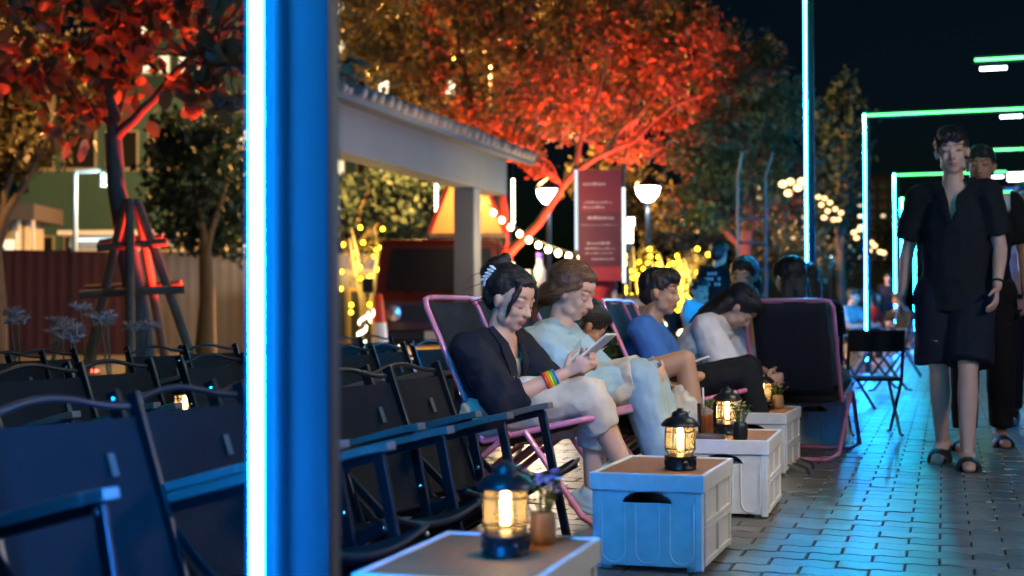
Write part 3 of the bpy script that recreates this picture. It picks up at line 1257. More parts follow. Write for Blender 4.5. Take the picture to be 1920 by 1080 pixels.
def face_tint(c, H, k, male, closed):
    Hi = np.array(H.transposed())
    cc = np.array(c)

    def f(co):
        q = (co - cc) @ Hi.T / k
        t = np.ones((len(co), 3))

        def blend(d, col, soft=0.35):
            w_ = np.clip((1 + soft - d) / soft, 0, 1)[:, None]
            t[:] = t * (1 - w_) + np.array(col) * w_
        front = q[:, 0] > .03
        ay = np.abs(q[:, 1])
        d = np.where(front, np.hypot(ay / (.019 if not male else .021), (q[:, 2] + .0625) / .0105), 9)
        blend(d, (.80, .50, .50) if not male else (.85, .62, .58))
        d = np.where(front, np.hypot((ay - .0) / .016, (q[:, 2] + .0625) / .0020), 9)
        blend(d, (.42, .24, .24))
        zb = .027 + .006 * np.sin(np.clip((ay - .012) / .036, 0, 1) * 2.4)
        d = np.where(front, np.hypot((ay - .031) / .020, (q[:, 2] - zb) / .0042), 9)
        blend(d, (.26, .20, .18))
        zl = (-.0065 if closed else -.001) - .004 * (1 - ((ay - .0315) / .016) ** 2) * (1 if closed else -1)
        d = np.where(front, np.hypot((ay - .0315) / (.0165 if closed else .0130), (q[:, 2] - zl) / (.0026 if closed else .0046)), 9)
        blend(d, (.12, .09, .08), .45)
        d = np.where(front, np.hypot((ay - .0085) / .004, (q[:, 2] + .040) / .003), 9)
        blend(d, (.45, .30, .28))
        return t
    return f


def limb(mb, pts, rs, flat=(1, 1), side=None):
    for (a, ra), (b, rb_) in zip(zip(pts, rs), zip(pts[1:], rs[1:])):
        mb.cap(a, ra, b, rb_, flat, side)


def mirror(p):
    return V((p[0], -p[1], p[2]))


def person(label, loc, yaw, J, skin=SK1, hair=None, clothes=(), shoes=None, vox=.0065, male=False, closed=False,
           headk=1.0, build=1.0, group=None, extra=None):
    """J holds the joints in a frame that looks along +x; loc is the ground under the hips"""
    t = thing('person', label, 'person', loc, rad(yaw), group)
    g = {k: V(v) for k, v in J.items() if not isinstance(v, (int, float)) and k not in ('hr', 'hands')}
    yw, pt, rl = [rad(q) for q in J.get('hr', (0, 0, 0))]
    H = Matrix.Rotation(yw, 3, 'Z') @ Matrix.Rotation(pt, 3, 'Y') @ Matrix.Rotation(rl, 3, 'X')
    b = build
    pel, nk, hd = g['pel'], g['neck'], g['head']
    ch = g.get('chest', pel.lerp(nk, .62))
    sl = (g['shL'] - g['shR']).normalized()
    hl = (g['hipL'] - g['hipR']).normalized()
    mb = MB()
    mb.cap(pel, .098 * b, pel.lerp(ch, .5), .084 * b, (1.35, .95), hl)
    mb.cap(pel.lerp(ch, .5), .084 * b, ch, .094 * b, (1.40, .98), sl)
    mb.cap(ch, .094 * b, nk - (nk - ch) * .16, .060 * b, (1.55, .95), sl)
    mb.cap(nk - (nk - ch) * .12, .058 * b, hd + H @ V((-.018, 0, -.075 * headk)), .048 * b * headk)
    for s_ in 'LR':
        sh, el, wr = g['sh' + s_], g['el' + s_], g['wr' + s_]
        mb.cap(nk - (nk - ch) * .18, .048 * b, sh, .047 * b)
        limb(mb, [sh, sh.lerp(el, .45), el], [.046 * b, .043 * b, .034 * b])
        limb(mb, [el, el.lerp(wr, .3), wr], [.034 * b, .035 * b, .0225 * b])
        hp, kn, an = g['hip' + s_], g['kn' + s_], g['an' + s_]
        limb(mb, [hp, hp.lerp(kn, .45), kn], [.082 * b, .072 * b, .049 * b])
        limb(mb, [kn, kn.lerp(an, .32), an], [.047 * b, .051 * b, .033 * b])
        fd = g.get('ft' + s_, V((1, 0, -.25))).normalized()
        mb.cap(an + V((0, 0, -.02)) - fd * .03, .034 * b, an + fd * .16 + V((0, 0, -.035)), .026 * b, (1.25, .8), fd.cross(V((0, 0, 1))) if abs(fd.z) < .9 else V((0, 1, 0)))
    for s_ in 'LR':
        hn = J.get('hands', {}).get(s_)
        el, wr = g['el' + s_], g['wr' + s_]
        fw = (wr - el).normalized()
        dct = dict(d=fw, n=V((0, 1 if s_ == 'R' else -1, 0)), curl=32)
        if hn:
            dct.update(hn)
        th = -1 if s_ == 'L' else 1
        n_ = V(dct['n'])
        th = dct.get('thumb', th)
        hand(mb, wr, dct['d'], n_, dct['curl'], th, b * 1.0)
    head_shells(mb, H, hd, headk, male)
    remeshed(mb, 'body', vox, skin, t, 2, attr=face_tint(hd, H, headk, male, closed))
    for c in clothes:
        mbc = MB()
        kind = c['kind']
        ease = c.get('ease', .014)
        if kind in ('shirt', 'jacket'):
            hem = c.get('hem', .05)
            ax = (ch - pel).normalized()
            hp_ = pel - ax * hem
            wid = c.get('wide', 1.0)
            mbc.cap(hp_, (.108 * b + ease) * wid, pel.lerp(ch, .5), (.092 * b + ease) * wid, (1.36, 1.0), hl, f0=True)
            mbc.cap(pel.lerp(ch, .5), (.092 * b + ease) * wid, ch, .100 * b + ease, (1.42, 1.0), sl)
            mbc.cap(ch, .100 * b + ease, nk - (nk - ch) * .10, .056 * b + ease, (1.6, .98), sl, f1=True)
            slv = c.get('sleeve', 1.0)
            for s_ in 'LR':
                sh, el, wr = g['sh' + s_], g['el' + s_], g['wr' + s_]
                mbc.cap(nk - (nk - ch) * .14, .046 * b + ease * .6, sh, .050 * b + ease)
                if slv > 0:
                    e1 = sh.lerp(el, min(slv, 1))
                    wd = c.get('swide', 1.0)
                    mbc.cap(sh, .052 * b + ease, e1, (.046 * b + ease) * wd, f1=slv <= 1)
                    if slv > 1:
                        e2 = el.lerp(wr, slv - 1)
                        mbc.cap(el, (.045 * b + ease) * wd, e2, (.033 * b + ease) * wd, f1=True)
        elif kind == 'pants':
            ln = c.get('len', 2.0)
            wd = c.get('wide', 1.0)
            mbc.cap(pel + (ch - pel) * .30, .094 * b + ease * .6, pel, .106 * b + ease, (1.34, 1.0), hl, f0=True)
            for s_ in 'LR':
                hp, kn, an = g['hip' + s_], g['kn' + s_], g['an' + s_]
                e1 = hp.lerp(kn, min(1, ln))
                r1 = (.084 * b + (.054 - .084) * b * min(1, ln) + ease) * wd
                mbc.cap(hp, .088 * b + ease, e1, r1, f1=ln <= 1)
                if ln > 1:
                    e2 = kn.lerp(an, ln - 1)
                    mbc.cap(kn, r1, e2, (.042 * b + ease) * wd, f1=True)
        elif kind == 'skirt':
            kl, kr = g['knL'].lerp(g['hipL'], 1 - c.get('len', .9)), g['knR'].lerp(g['hipR'], 1 - c.get('len', .9))
            mbc.cap(pel + (ch - pel) * .3, .098 * b + ease, pel, .112 * b + ease, (1.35, 1), hl, f0=True)
            mbc.cap(pel, .112 * b + ease, (kl + kr) / 2, .085 * b + ease, (1.6, .9), hl, f1=True)
            mbc.cap(g['hipL'], .088 * b + ease, kl, .066 * b + ease, f1=True)
            mbc.cap(g['hipR'], .088 * b + ease, kr, .066 * b + ease, f1=True)
        elif kind == 'cap':
            mbc.ell(hd + H @ (V((-.014, 0, .040)) * headk), V((.106, .090, .088)) * headk, H)
        if 'more' in c:
            c['more'](mbc)
        remeshed(mbc, c['name'], c.get('vox', max(vox, .008)), c['mat'], t, c.get('iters', 2), c.get('wr', .010), c.get('ws', 7.0), c.get('cut'), c.get('wst', (1, 1, 1)))
    if hair:
        mbh = MB()

        def e(p, r):
            mbh.ell(hd + H @ (V(p) * headk), V(r) * headk, H)
        for p, r in hair['shells']:
            e(p, r)
        for pts, rs in hair.get('locks', ()):
            pp = [hd + H @ (V(p) * headk) for p in pts]
            for (p0, r0), (p1, r1) in zip(zip(pp, rs), zip(pp[1:], rs[1:])):
                mbh.cap(p0, r0 * headk, p1, r1 * headk, seg=10)
        remeshed(mbh, 'hair', hair.get('vox', max(.0055, vox * .85)), hair.get('mat', M_hair), t, 1, hair.get('wr', .007), 34, None, (1, 1, .35))
        if vox < .009:
            hair_strands(t, hd, H, headk, hair, mbh)
        if 'wisps' in hair:
            mw = MB()
            for pts in hair['wisps']:
                mw.tube([hd + H @ (V(p) * headk) for p in pts], [.0016, .0013, .0008][:len(pts)] + [.001] * max(0, len(pts) - 3), 5)
            tag(mw.build('loose_hair', hair.get('mat', M_hair), t, True), kind='stuff')
    if shoes:
        for s_ in 'LR':
            an = g['an' + s_]
            fd = g.get('ft' + s_, V((1, 0, -.25))).normalized()
            sd = fd.cross(V((0, 0, 1))).normalized()
            upv = sd.cross(fd).normalized()
            heel = an - upv * .035 - fd * .05
            toe = an - upv * .047 + fd * .185
            ms = MB()
            if shoes[0] == 'sandal':
                ms.cap(heel - upv * .028, .036, toe - upv * .015, .042, (1.15, .32), sd)
                for q_ in range(7):
                    a0, a1 = rad(-10 + q_ * 200 / 7), rad(-10 + (q_ + 1) * 200 / 7)
                    c_ = an + fd * .095 - upv * .060
                    ms.cap(c_ + sd * .052 * math.cos(a0) + upv * .048 * math.sin(a0), .014, c_ + sd * .052 * math.cos(a1) + upv * .048 * math.sin(a1), .014, (3.0, .8), fd)
            else:
                ms.cap(heel, .042, toe, .036, (1.1, .95), sd)
                ms.cap(heel - upv * .026, .042, toe - upv * .016, .044, (1.1, .35), sd)
                ms.cap(an - fd * .01, .046, an + fd * .05 - upv * .03, .043)
            remeshed(ms, 'shoe', .0065, shoes[1], t, 2)
    if extra:
        extra(t, g, H)
    return t


def child(t, nm):
    return [o for o in t.children if o.name.split('.')[0] == nm][0]


def hair_strands(t, hd, H, k, hair, mbh):
    """fine strands combed over the hair so that its surface breaks into hairs"""
    from mathutils.bvhtree import BVHTree
    me = child(t, 'hair').data
    bv = BVHTree.FromPolygons([v.co for v in me.vertices], [p.vertices for p in me.polygons])
    r = random.Random(len(me.vertices))
    mb = MB()
    short = hair.get('locks') is None
    for q in range(300):
        v = me.vertices[r.randrange(len(me.vertices))]
        p, n = v.co.copy(), v.normal.copy()
        lo = H.transposed() @ (p - hd)
        if lo.z < -.02 * k and short:
            continue
        fl = V((.55, r.uniform(-.4, .4), -.6)) if (short and lo.x > -.02) else V((-.75, r.uniform(-.25, .25) - lo.y * 2, -.55))
        fl = H @ fl
        pts = []
        for s_ in range(6):
            pts.append(p + n * (.0016 + .0012 * s_ * r.random()))
            d = fl - n * fl.dot(n)
            if d.length < 1e-4:
                break
            p, n, _, _ = bv.find_nearest(p + d.normalized() * .013 * k)
        if len(pts) == 6:
            mb.tube(pts, [.0007, .0012, .0013, .0012, .0010, .0005], 4, False)
    tag(mb.build('hair_strand', M_hairs if hair.get('mat') is None else M_hairbs, t, True), kind='stuff')


M_hairs = mat('black_hair_sheen', (0.028, 0.024, 0.024), 0.3, 0, 0.5, 60)
M_hairbs = mat('brown_hair_sheen', (0.20, 0.10, 0.05), 0.3, 0, 0.5, 60)
SHORT = dict(shells=[((-.022, 0, .044), (.098, .083, .083)), ((.022, 0, .082), (.070, .066, .040)), ((.058, .012, .070), (.034, .050, .026)), ((.060, -.022, .070), (.032, .038, .024)), ((-.060, 0, -.010), (.052, .070, .062))], wr=.010)
LONG = dict(shells=[((-.024, 0, .040), (.102, .087, .086)), ((.020, 0, .078), (.072, .068, .036)), ((-.062, 0, -.04), (.056, .078, .09))],
            locks=[([(-.055, .055, -.03), (-.06, .062, -.14), (-.05, .06, -.24)], [.035, .032, .018]), ([(-.055, -.055, -.03), (-.06, -.062, -.14), (-.05, -.06, -.24)], [.035, .032, .018]), ([(-.085, 0, -.03), (-.09, 0, -.14), (-.08, 0, -.25)], [.045, .042, .025])])

# --- the two women in front
W1J = dict(pel=(0, 0, .365), chest=(.045, 0, .565), neck=(.085, 0, .690), head=(.135, -.005, .832), hr=(-5, 20, 0),
           shL=(.055, .158, .650), elL=(.225, .185, .470), wrL=(.400, .055, .560), shR=(.045, -.158, .645), elR=(.215, -.185, .455), wrR=(.390, -.050, .555),
           hipL=(.03, .088, .365), knL=(.455, .075, .415), anL=(.420, .115, .095), hipR=(.03, -.088, .375), knR=(.470, -.020, .475), anR=(.560, .120, .190), ftR=(.8, .35, -.45),
           hands=dict(L=dict(d=(.75, -.25, .45), n=(.1, -1, .3), curl=48), R=dict(d=(.75, .25, .42), n=(.1, 1, .3), curl=48)))
AX1 = V((.085, 0, .690))


def blazer_cut(c, n):
    # open front: a narrow V from the neck down to the waist button
    if n.x < .1 and n.z < .75:
        return False
    h = c.z - .50
    return h > 0 and c.x > .05 and abs(c.y + .004) < .030 + .27 * h * .9 and c.z < .74 and abs(c.y) < .085


def surface_strip(t, cloth, name, lines, wd, m, lift=.004):
    """folded cloth edges (lapels, collars) laid on a garment's own surface"""
    from mathutils.bvhtree import BVHTree
    me = child(t, cloth).data
    bv = BVHTree.FromPolygons([v.co for v in me.vertices], [p.vertices for p in me.polygons])
    for ln in lines:
        pts = []
        for p in ln:
            q, n, i, dd = bv.find_nearest(V(p))
            pts.append(q + n * lift)
        mb = MB()
        nn = len(pts)
        vs, fs = [], []
        for i, p in enumerate(pts):
            q, n, _, _ = bv.find_nearest(p)
            tg = (pts[min(i + 1, nn - 1)] - pts[max(i - 1, 0)]).normalized()
            sd = tg.cross(n).normalized()
            w_ = wd[i] if isinstance(wd, (list, tuple)) else wd
            for a_, l_ in ((-.5, .0), (-.5, .006), (0, .009), (.5, .006), (.5, .0)):
                vs.append(p + sd * a_ * w_ + n * l_)
        for i in range(nn - 1):
            for k in range(5):
                k2 = (k + 1) % 5
                fs.append((i * 5 + k, i * 5 + k2, (i + 1) * 5 + k2, (i + 1) * 5 + k))
        fs += [(0, 1, 2, 3, 4), tuple((nn - 1) * 5 + k for k in (4, 3, 2, 1, 0))]
        mb.add(vs, fs)
        mb.build(name, m, t, True)


def w1_extra(t, g, H):
    ls = []
    for s in (-1, 1):
        ln = []
        for k in range(9):
            z = .705 - k * .026
            h = z - .50
            y = -.004 + s * min(.085, .030 + .243 * max(0, h) + .006)
            ln.append((.22, y, z) if k else (.10, s * .075, .735))
        ls.append(ln)
    surface_strip(t, 'blazer', 'lapel', ls, [.03, .036, .04, .042, .042, .040, .036, .03, .022], C_navy)
    m = MB()
    hd = g['head']
    for k in range(5):
        a0 = rad(-40 + 20 * k)
        p = V((-.095 + .006 * k, -.062, .048 + .012 * k))
        m.cap(hd + H @ p, .006, hd + H @ (p + V((-.012, -.016, .012 * math.sin(a0)))), .004, seg=8)
    m.tube([hd + H @ V((-.10, -.060, .02)), hd + H @ V((-.098, -.070, .060)), hd + H @ V((-.078, -.066, .105))], .006, 8)
    m.build('hair_clip', mat('clear_clip', (.55, .68, .85), .2), t, True)
    m = MB()
    for k, col in enumerate(((.7, .03, .03), (.8, .25, .02), (.75, .6, .03), (.05, .5, .08), (.05, .15, .7))):
        b = MB()
        w_, e_ = g['wrR'], g['elR']
        ax = (w_ - e_).normalized()
        c = w_ - ax * (.075 - .010 * k)
        u = ax.orthogonal().normalized()
        v_ = ax.cross(u)
        ring = [c + (u * math.cos(2 * math.pi * i / 16) + v_ * math.sin(2 * math.pi * i / 16)) * (.0335 - .0009 * k) for i in range(17)]
        b.tube(ring, .0052, 6)
        b.build('bracelet_band', mat('bead_%d' % k, col, .4), t, True)


person('woman in black blazer and cream trousers looking down at her phone', W1, -15, W1J, SK1,
       dict(shells=[((-.030, 0, .046), (.094, .083, .081)), ((.012, 0, .084), (.066, .064, .032)), ((-.068, 0, -.006), (.046, .072, .062)),
                    ((-.112, 0, .088), (.040, .046, .042)), ((-.088, .012, .125), (.026, .030, .030)), ((-.135, -.01, .060), (.026, .030, .026))],
            locks=[([(.060, -.050, .062), (.058, -.072, .015), (.050, -.071, -.050)], [.013, .009, .004]), ([(.060, .050, .062), (.058, .072, .015), (.050, .071, -.050)], [.013, .009, .004])],
            wisps=[[(-.12, 0, .12), (-.10, -.02, .165), (-.06, -.03, .19)], [(-.12, .01, .11), (-.13, .0, .16), (-.11, -.02, .20)], [(-.15, -.02, .06), (-.19, -.03, .03), (-.21, -.03, -.01)],
                   [(-.10, -.04, -.03), (-.14, -.05, -.06), (-.19, -.05, -.075)], [(-.10, -.03, -.04), (-.14, -.035, -.08), (-.17, -.04, -.12)], [(-.13, -.03, .02), (-.17, -.04, -.01), (-.20, -.05, -.04)]]),
       clothes=[dict(kind='shirt', name='top', mat=C_grey, sleeve=0, ease=.004, hem=.02, wr=.003, cut=lambda c, n: c.z > .605),
                dict(kind='jacket', name='blazer', mat=C_navy, sleeve=1.35, swide=1.12, ease=.020, hem=.07, wide=1.06, wr=.018, ws=8, vox=.006, cut=blazer_cut),
                dict(kind='pants', name='trousers', mat=C_cream, len=1.42, wide=1.16, ease=.014, wr=.022, ws=7, vox=.007)],
       shoes=('sneaker', M_shoe), vox=.0058, closed=True, extra=w1_extra)

W2J = dict(pel=(0, 0, .370), chest=(.060, 0, .575), neck=(.110, 0, .715), head=(.170, -.005, .868), hr=(-4, 24, 4),
           shL=(.075, .165, .665), elL=(.250, .200, .480), wrL=(.430, .110, .520), shR=(.070, -.165, .660), elR=(.265, -.185, .470), wrR=(.440, -.045, .500),
           hipL=(.03, .088, .375), knL=(.455, .115, .500), anL=(.560, .150, .105), hipR=(.03, -.088, .375), knR=(.470, -.070, .510), anR=(.590, -.060, .105),
           hands=dict(L=dict(d=(.9, -.2, .2), n=(.1, -1, .2), curl=45), R=dict(d=(.9, .25, .15), n=(.1, 1, .2), curl=45)))
person('woman in pale blue sweatshirt with brown hair, head bowed', W2, -4, W2J, SK1,
       dict(mat=M_hairb, shells=[((-.028, 0, .045), (.096, .084, .081)), ((.012, 0, .082), (.066, .064, .033)), ((-.068, 0, -.016), (.048, .074, .070)), ((-.104, -.005, -.055), (.042, .048, .052))],
            locks=[([(.040, -.066, .050), (.010, -.080, .020), (-.04, -.080, -.020), (-.09, -.055, -.060)], [.013, .012, .014, .018]), ([(.040, .066, .050), (.010, .080, .020), (-.04, .080, -.020), (-.09, .055, -.060)], [.013, .012, .014, .018]), ([(-.125, -.01, -.06), (-.135, -.015, -.13), (-.12, -.02, -.19)], [.030, .022, .010])],
            wisps=[[(-.02, .0, .120), (.01, -.01, .135), (.04, -.02, .130)], [(-.12, -.04, -.09), (-.13, -.05, -.13), (-.12, -.05, -.16)]]),
       clothes=[dict(kind='pants', name='jeans', mat=C_jean, len=1.96, wide=1.25, ease=.016, wr=.020, ws=7),
                dict(kind='skirt', name='lap_wrap', mat=C_cream, len=.99, ease=.028, wr=.028, ws=7, vox=.007),
                dict(kind='shirt', name='sweatshirt', mat=C_pale, sleeve=1.9, swide=1.2, ease=.028, hem=.06, wide=1.06, wr=.024, ws=7.5, vox=.007)],
       shoes=('sneaker', M_shoe), vox=.0062, closed=True)

P3J = dict(pel=(0, 0, .360), chest=(.0, 0, .52), neck=(.0, 0, .610), head=(.06, 0, .715), hr=(25, 35, 0),
           shL=(-.02, .160, .570), elL=(.20, .190, .455), wrL=(.450, .080, .500), shR=(-.02, -.160, .570), elR=(.19, -.180, .430), wrR=(.440, -.060, .450),
           hipL=(.03, .09, .38), knL=(.49, .150, .54), anL=(.52, .16, .09), hipR=(.03, -.09, .38), knR=(.53, -.06, .56), anR=(.60, -.05, .09),
           hands=dict(L=dict(d=(.9, -.1, .35), n=(.2, -1, .2), curl=50), R=dict(d=(.95, .1, -.2), n=(.1, .2, -1), curl=45)))
place_recliner(P3 + V((-.02, .06, 0)), 2, 'recliner hidden behind the woman in pale blue')
place_recliner(W4 + V((-.03, .05, 0)), -3, 'recliner under the woman bending forward in a white shirt')
person('person in red with a phone behind the woman in pale blue, bare knees up', P3, 2, P3J, SK2, LONG,
       clothes=[dict(kind='shirt', name='shirt', mat=C_red, sleeve=.6), dict(kind='pants', name='shorts', mat=C_white, len=.62, wide=1.25)], shoes=('sneaker', M_shoe), vox=.008, closed=True)

M3J = dict(pel=(0, 0, .375), chest=(-.06, 0, .585), neck=(-.06, 0, .735), head=(.005, 0, .880), hr=(-8, 4, 0),
           shL=(-.07, .180, .690), elL=(.07, .24, .48), wrL=(.27, .16, .46), shR=(-.07, -.180, .690), elR=(.06, -.23, .47), wrR=(.27, -.13, .46),
           hipL=(.03, .09, .375), knL=(.43, .14, .50), anL=(.55, .15, .09), hipR=(.03, -.09, .375), knR=(.43, -.10, .49), anR=(.53, -.10, .09))
person('man in a blue shirt leaning back and looking towards the walkway', M3, 4, M3J, SK2, SHORT,
       clothes=[dict(kind='shirt', name='shirt', mat=C_blue, sleeve=.75, ease=.022, hem=.05, wr=.014), dict(kind='pants', name='trousers', mat=C_black, len=1.9)], shoes=('sneaker', M_sandal), vox=.008, male=True)

W4J = dict(pel=(0, 0, .385), chest=(.15, 0, .60), neck=(.270, 0, .730), head=(.370, 0, .800), hr=(0, 55, 0),
           shL=(.24, .165, .690), elL=(.36, .21, .47), wrL=(.50, .09, .44), shR=(.22, -.165, .690), elR=(.34, -.21, .45), wrR=(.50, -.08, .43),
           hipL=(.03, .09, .385), knL=(.45, .15, .44), anL=(.42, .15, .09), hipR=(.03, -.09, .385), knR=(.43, -.13, .43), anR=(.40, -.12, .09))


person('woman in a white shirt bending forward with dark hair falling over her face', W4, -3, W4J, SK1, LONG,
       clothes=[dict(kind='shirt', name='shirt', mat=C_white, sleeve=1.25, swide=1.35, ease=.030, hem=.06, wr=.018, ws=6), dict(kind='pants', name='shorts', mat=C_black, len=.7, wide=1.2)], shoes=('sneaker', M_shoe), vox=.008, closed=True)

W5J = dict(pel=(0, 0, .38), chest=(.02, .08, .66), neck=(.03, .13, .825), head=(.06, .15, .975), hr=(35, 8, 0),
           shL=(.03, .305, .770), elL=(.03, .390, .53), wrL=(.20, .33, .42), shR=(.03, -.04, .785), elR=(.10, -.08, .5), wrR=(.28, .0, .43),
           hipL=(.03, .09, .38), knL=(.43, .20, .45), anL=(.5, .2, .09), hipR=(.03, -.09, .38), knR=(.43, -.05, .45), anR=(.5, -.05, .09))
person('woman in a beige dress and black cap sitting with her back to us', W5 + V((-.06, .10, 0)), 95, W5J, SK1, LONG,
       clothes=[dict(kind='shirt', name='dress_top', mat=C_beige, sleeve=0, hem=.05), dict(kind='skirt', name='dress_skirt', mat=C_beige, len=.95), dict(kind='cap', name='cap', mat=C_black, wr=.002)], shoes=('sneaker', M_shoe), vox=.009)

# --- the walking men
def walk(h, l=.16, r=-.10, lift=0.0):
    k = h / 1.72
    J = dict(pel=(0, 0, .90), chest=(.01, 0, 1.20), neck=(.01, 0, 1.425), head=(.045, 0, 1.585), hr=(0, 0, 0),
             shL=(.0, .165, 1.370), elL=(-.03, .222, 1.10), wrL=(.05, .232, .87), shR=(.0, -.165, 1.370), elR=(.0, -.222, 1.10), wrR=(.10, -.232, .875),
             hipL=(0, .09, .88), knL=(.05 + l * .5, .095, .485), anL=(l, .095, .085), hipR=(0, -.09, .88), knR=(.06 + r * .3, -.095, .485), anR=(r, -.095, .085 + lift), ftL=(1, .15, -.2), ftR=(1, -.15, -.22))
    return {a: (tuple(q * k for q in b) if a not in ('hr', 'ftL', 'ftR') else b) for a, b in J.items()}


def vneck(c, n):
    return c.x > .04 and c.z > 1.24 and abs(c.y) < (c.z - 1.24) * .42 and n.x > -.2


def m1_extra(t, g, H):
    ls = []
    for s in (-1, 1):
        ln = [(.06, s * .085, 1.475)]
        for k in range(7):
            z = 1.435 - k * .032
            ln.append((.20, s * max(.004, (z - 1.235) * .42 + .012), z))
        ls.append(ln)
    surface_strip(t, 'shirt', 'collar', ls, [.05, .055, .055, .05, .04, .034, .03, .024], C_black)
    m = MB()
    w_, e_ = g['wrL'], g['elL']
    ax = (w_ - e_).normalized()
    u = ax.orthogonal().normalized()
    v_ = ax.cross(u)
    c = w_ - ax * .03
    m.tube([c + (u * math.cos(2 * math.pi * i / 16) + v_ * math.sin(2 * math.pi * i / 16)) * .029 for i in range(17)], .006, 6)
    m.build('wristband', M_sandal, t, True)
    m = MB()
    for k, (y, z, wd) in enumerate(((.115, .60, .05), (.112, .585, .035), (.120, .57, .055), (.115, .555, .03), (-.085, .63, .03))):
        m.box((.148 if y > 0 else .13, y, z), (.004, wd, .006), Matrix.Rotation(.25 * (1 if y > 0 else -1), 3, 'Z'))
    tag(m.build('shorts_print', mat('print_white', (.42, .44, .46), .7), t), kind='stuff')


M1 = gp(1790, 7.22)
M1J = walk(1.72, .20, -.16, .02)
M1J.update(hr=(6, 5, 3), pel=(0, .015, .895), chest=(.0, .01, 1.20), elR=(-.07, -.235, 1.105), wrR=(-.06, -.265, .86), elL=(.02, .225, 1.09), wrL=(.13, .215, .895),
           knR=(.03, -.075, .485), anR=(-.17, -.085, .105), ftR=(1, -.1, -.42), knL=(.14, .075, .49), anL=(.17, .07, .085), shR=(-.01, -.168, 1.362), shL=(.01, .165, 1.378))
person('man in black open-collar shirt and shorts walking towards us in black sandals', M1, -96, M1J, SK1,
       dict(shells=SHORT['shells'] + [((.058, .0, .080), (.038, .060, .026)), ((.0, 0, .105), (.07, .062, .028))], wr=.014),
       clothes=[dict(kind='shirt', name='shirt', mat=C_black, sleeve=.80, swide=1.22, ease=.016, hem=.115, wide=1.14, wr=.016, ws=6, cut=vneck),
                dict(kind='pants', name='shorts', mat=C_navy, len=.93, wide=1.50, ease=.022, wr=.014, ws=6)],
       shoes=('sandal', M_sandal), vox=.0066, male=True, extra=m1_extra)
M2 = gp(1842, 8.15)
M2J = walk(1.74, -.10, .16)
M2J['hr'] = (-6, 3, 0)
person('man in black trousers and pale-shouldered top walking behind the first man', M2, -92, M2J, SK2, SHORT,
       clothes=[dict(kind='shirt', name='shirt', mat=C_black, sleeve=.8, swide=1.25, ease=.02, hem=.10, wr=.012, cut=lambda c, n: c.z > 1.33 and abs(c.y) > .05 and abs(c.y) < .16),
                dict(kind='shirt', name='pale_yoke', mat=C_white, sleeve=0, ease=.012, hem=.0, wr=.004, cut=lambda c, n: c.z < 1.25),
                dict(kind='pants', name='trousers', mat=C_black, len=1.92, wide=1.2)], shoes=('sandal', M_sandal), vox=.0085, male=True)
person('person in a dusty pink shirt and dark trousers at the right edge', gp(1925, 9.6), -90, walk(1.66), SK1, LONG,
       clothes=[dict(kind='shirt', name='shirt', mat=C_pinkc, sleeve=.8, hem=.08), dict(kind='pants', name='trousers', mat=C_navy, len=1.9, wide=1.15)], shoes=('sneaker', M_sandal), vox=.011)


# --- phones, bag, cloth on laps
def held(name, label, cat, p, R, mbs):
    t = thing(name, label, cat, p, 0)
    t.rotation_euler = R.to_euler()
    for nm, mb_, m_, sm in mbs:
        mb_.build(nm, m_, t, sm, .003 if nm == 'case' else 0)
    return t


def phone_at(label, world_p, facing_yaw, tilt):
    c = MB().box((0, 0, 0), (.072, .148, .009))
    s_ = MB().box((0, 0, .0052), (.066, .142, .0012))
    R = Matrix.Rotation(rad(facing_yaw), 3, 'Z') @ Matrix.Rotation(rad(90), 3, 'Z') @ Matrix.Rotation(rad(tilt), 3, 'X')
    held('phone', label, 'phone', world_p, R, [('case', c, M_phone, False), ('screen', s_, M_screen, False)])


def loc2w(base, yaw, p):
    return V(base) + Matrix.Rotation(rad(yaw), 3, 'Z') @ V(p)


phone_at('phone in the hands of the woman in the black blazer', loc2w(W1, -15, (.505, 0, .655)), 165, 38)
phone_at('phone held low behind the woman in pale blue', loc2w(P3, 2, (.56, .03, .545)), 180, 20)
# white bag hanging from the hand behind
bg = MB()
bp_ = loc2w(P3, 2, (.50, -.10, .42))
bg.cap(V((0, 0, 0)), .03, V((0, 0, -.10)), .10, (1.0, .55), (1, 0, 0))
bg.cap(V((0, 0, -.10)), .10, V((.01, 0, -.20)), .105, (1.0, .55), (1, 0, 0))
M_bag = mat('white_plastic_bag', (.75, .74, .70), .35, var=.08, transl=.4)
bt = thing('plastic_bag', 'white plastic bag hanging from a hand beside the lifted bare knee', 'bag', bp_)
remeshed(bg, 'bag_body', .008, M_bag, bt, 1, .022, 12)
# folded white pouch on the lap of the woman in black
pch = thing('pouch', 'white pouch lying on the lap of the woman in the black blazer', 'pouch', loc2w(W1, -15, (.27, -.01, .505)), rad(-10))
pb = MB()
pb.cap(V((-.07, 0, 0)), .045, V((.07, 0, .01)), .042, (1.5, .8), (0, 1, 0))
remeshed(pb, 'pouch_body', .007, C_white, pch, 2, .012, 10)
sb = MB()
sb.tube([(-.05, -.07, .012), (0, -.082, .0), (.06, -.07, .01), (.10, -.05, -.01)], .004, 6)
sb.build('strap', M_lantern, pch, True)

# ------------------------------------------------------------------ trees
L_big = mat('broad_leaf', (0.115, 0.085, 0.045), 0.45, 0, 0.45, 3, transl=0.35)
L_mid = mat('olive_leaf', (0.105, 0.085, 0.035), 0.55, 0, 0.5, 1.5, transl=0.35)
L_green = mat('dark_green_leaf', (0.045, 0.085, 0.045), 0.6, 0, 0.4, 1.5, transl=0.25)
L_far = mat('far_leaf', (0.018, 0.045, 0.036), 0.7, 0, 0.4, 1.0, transl=0.2)


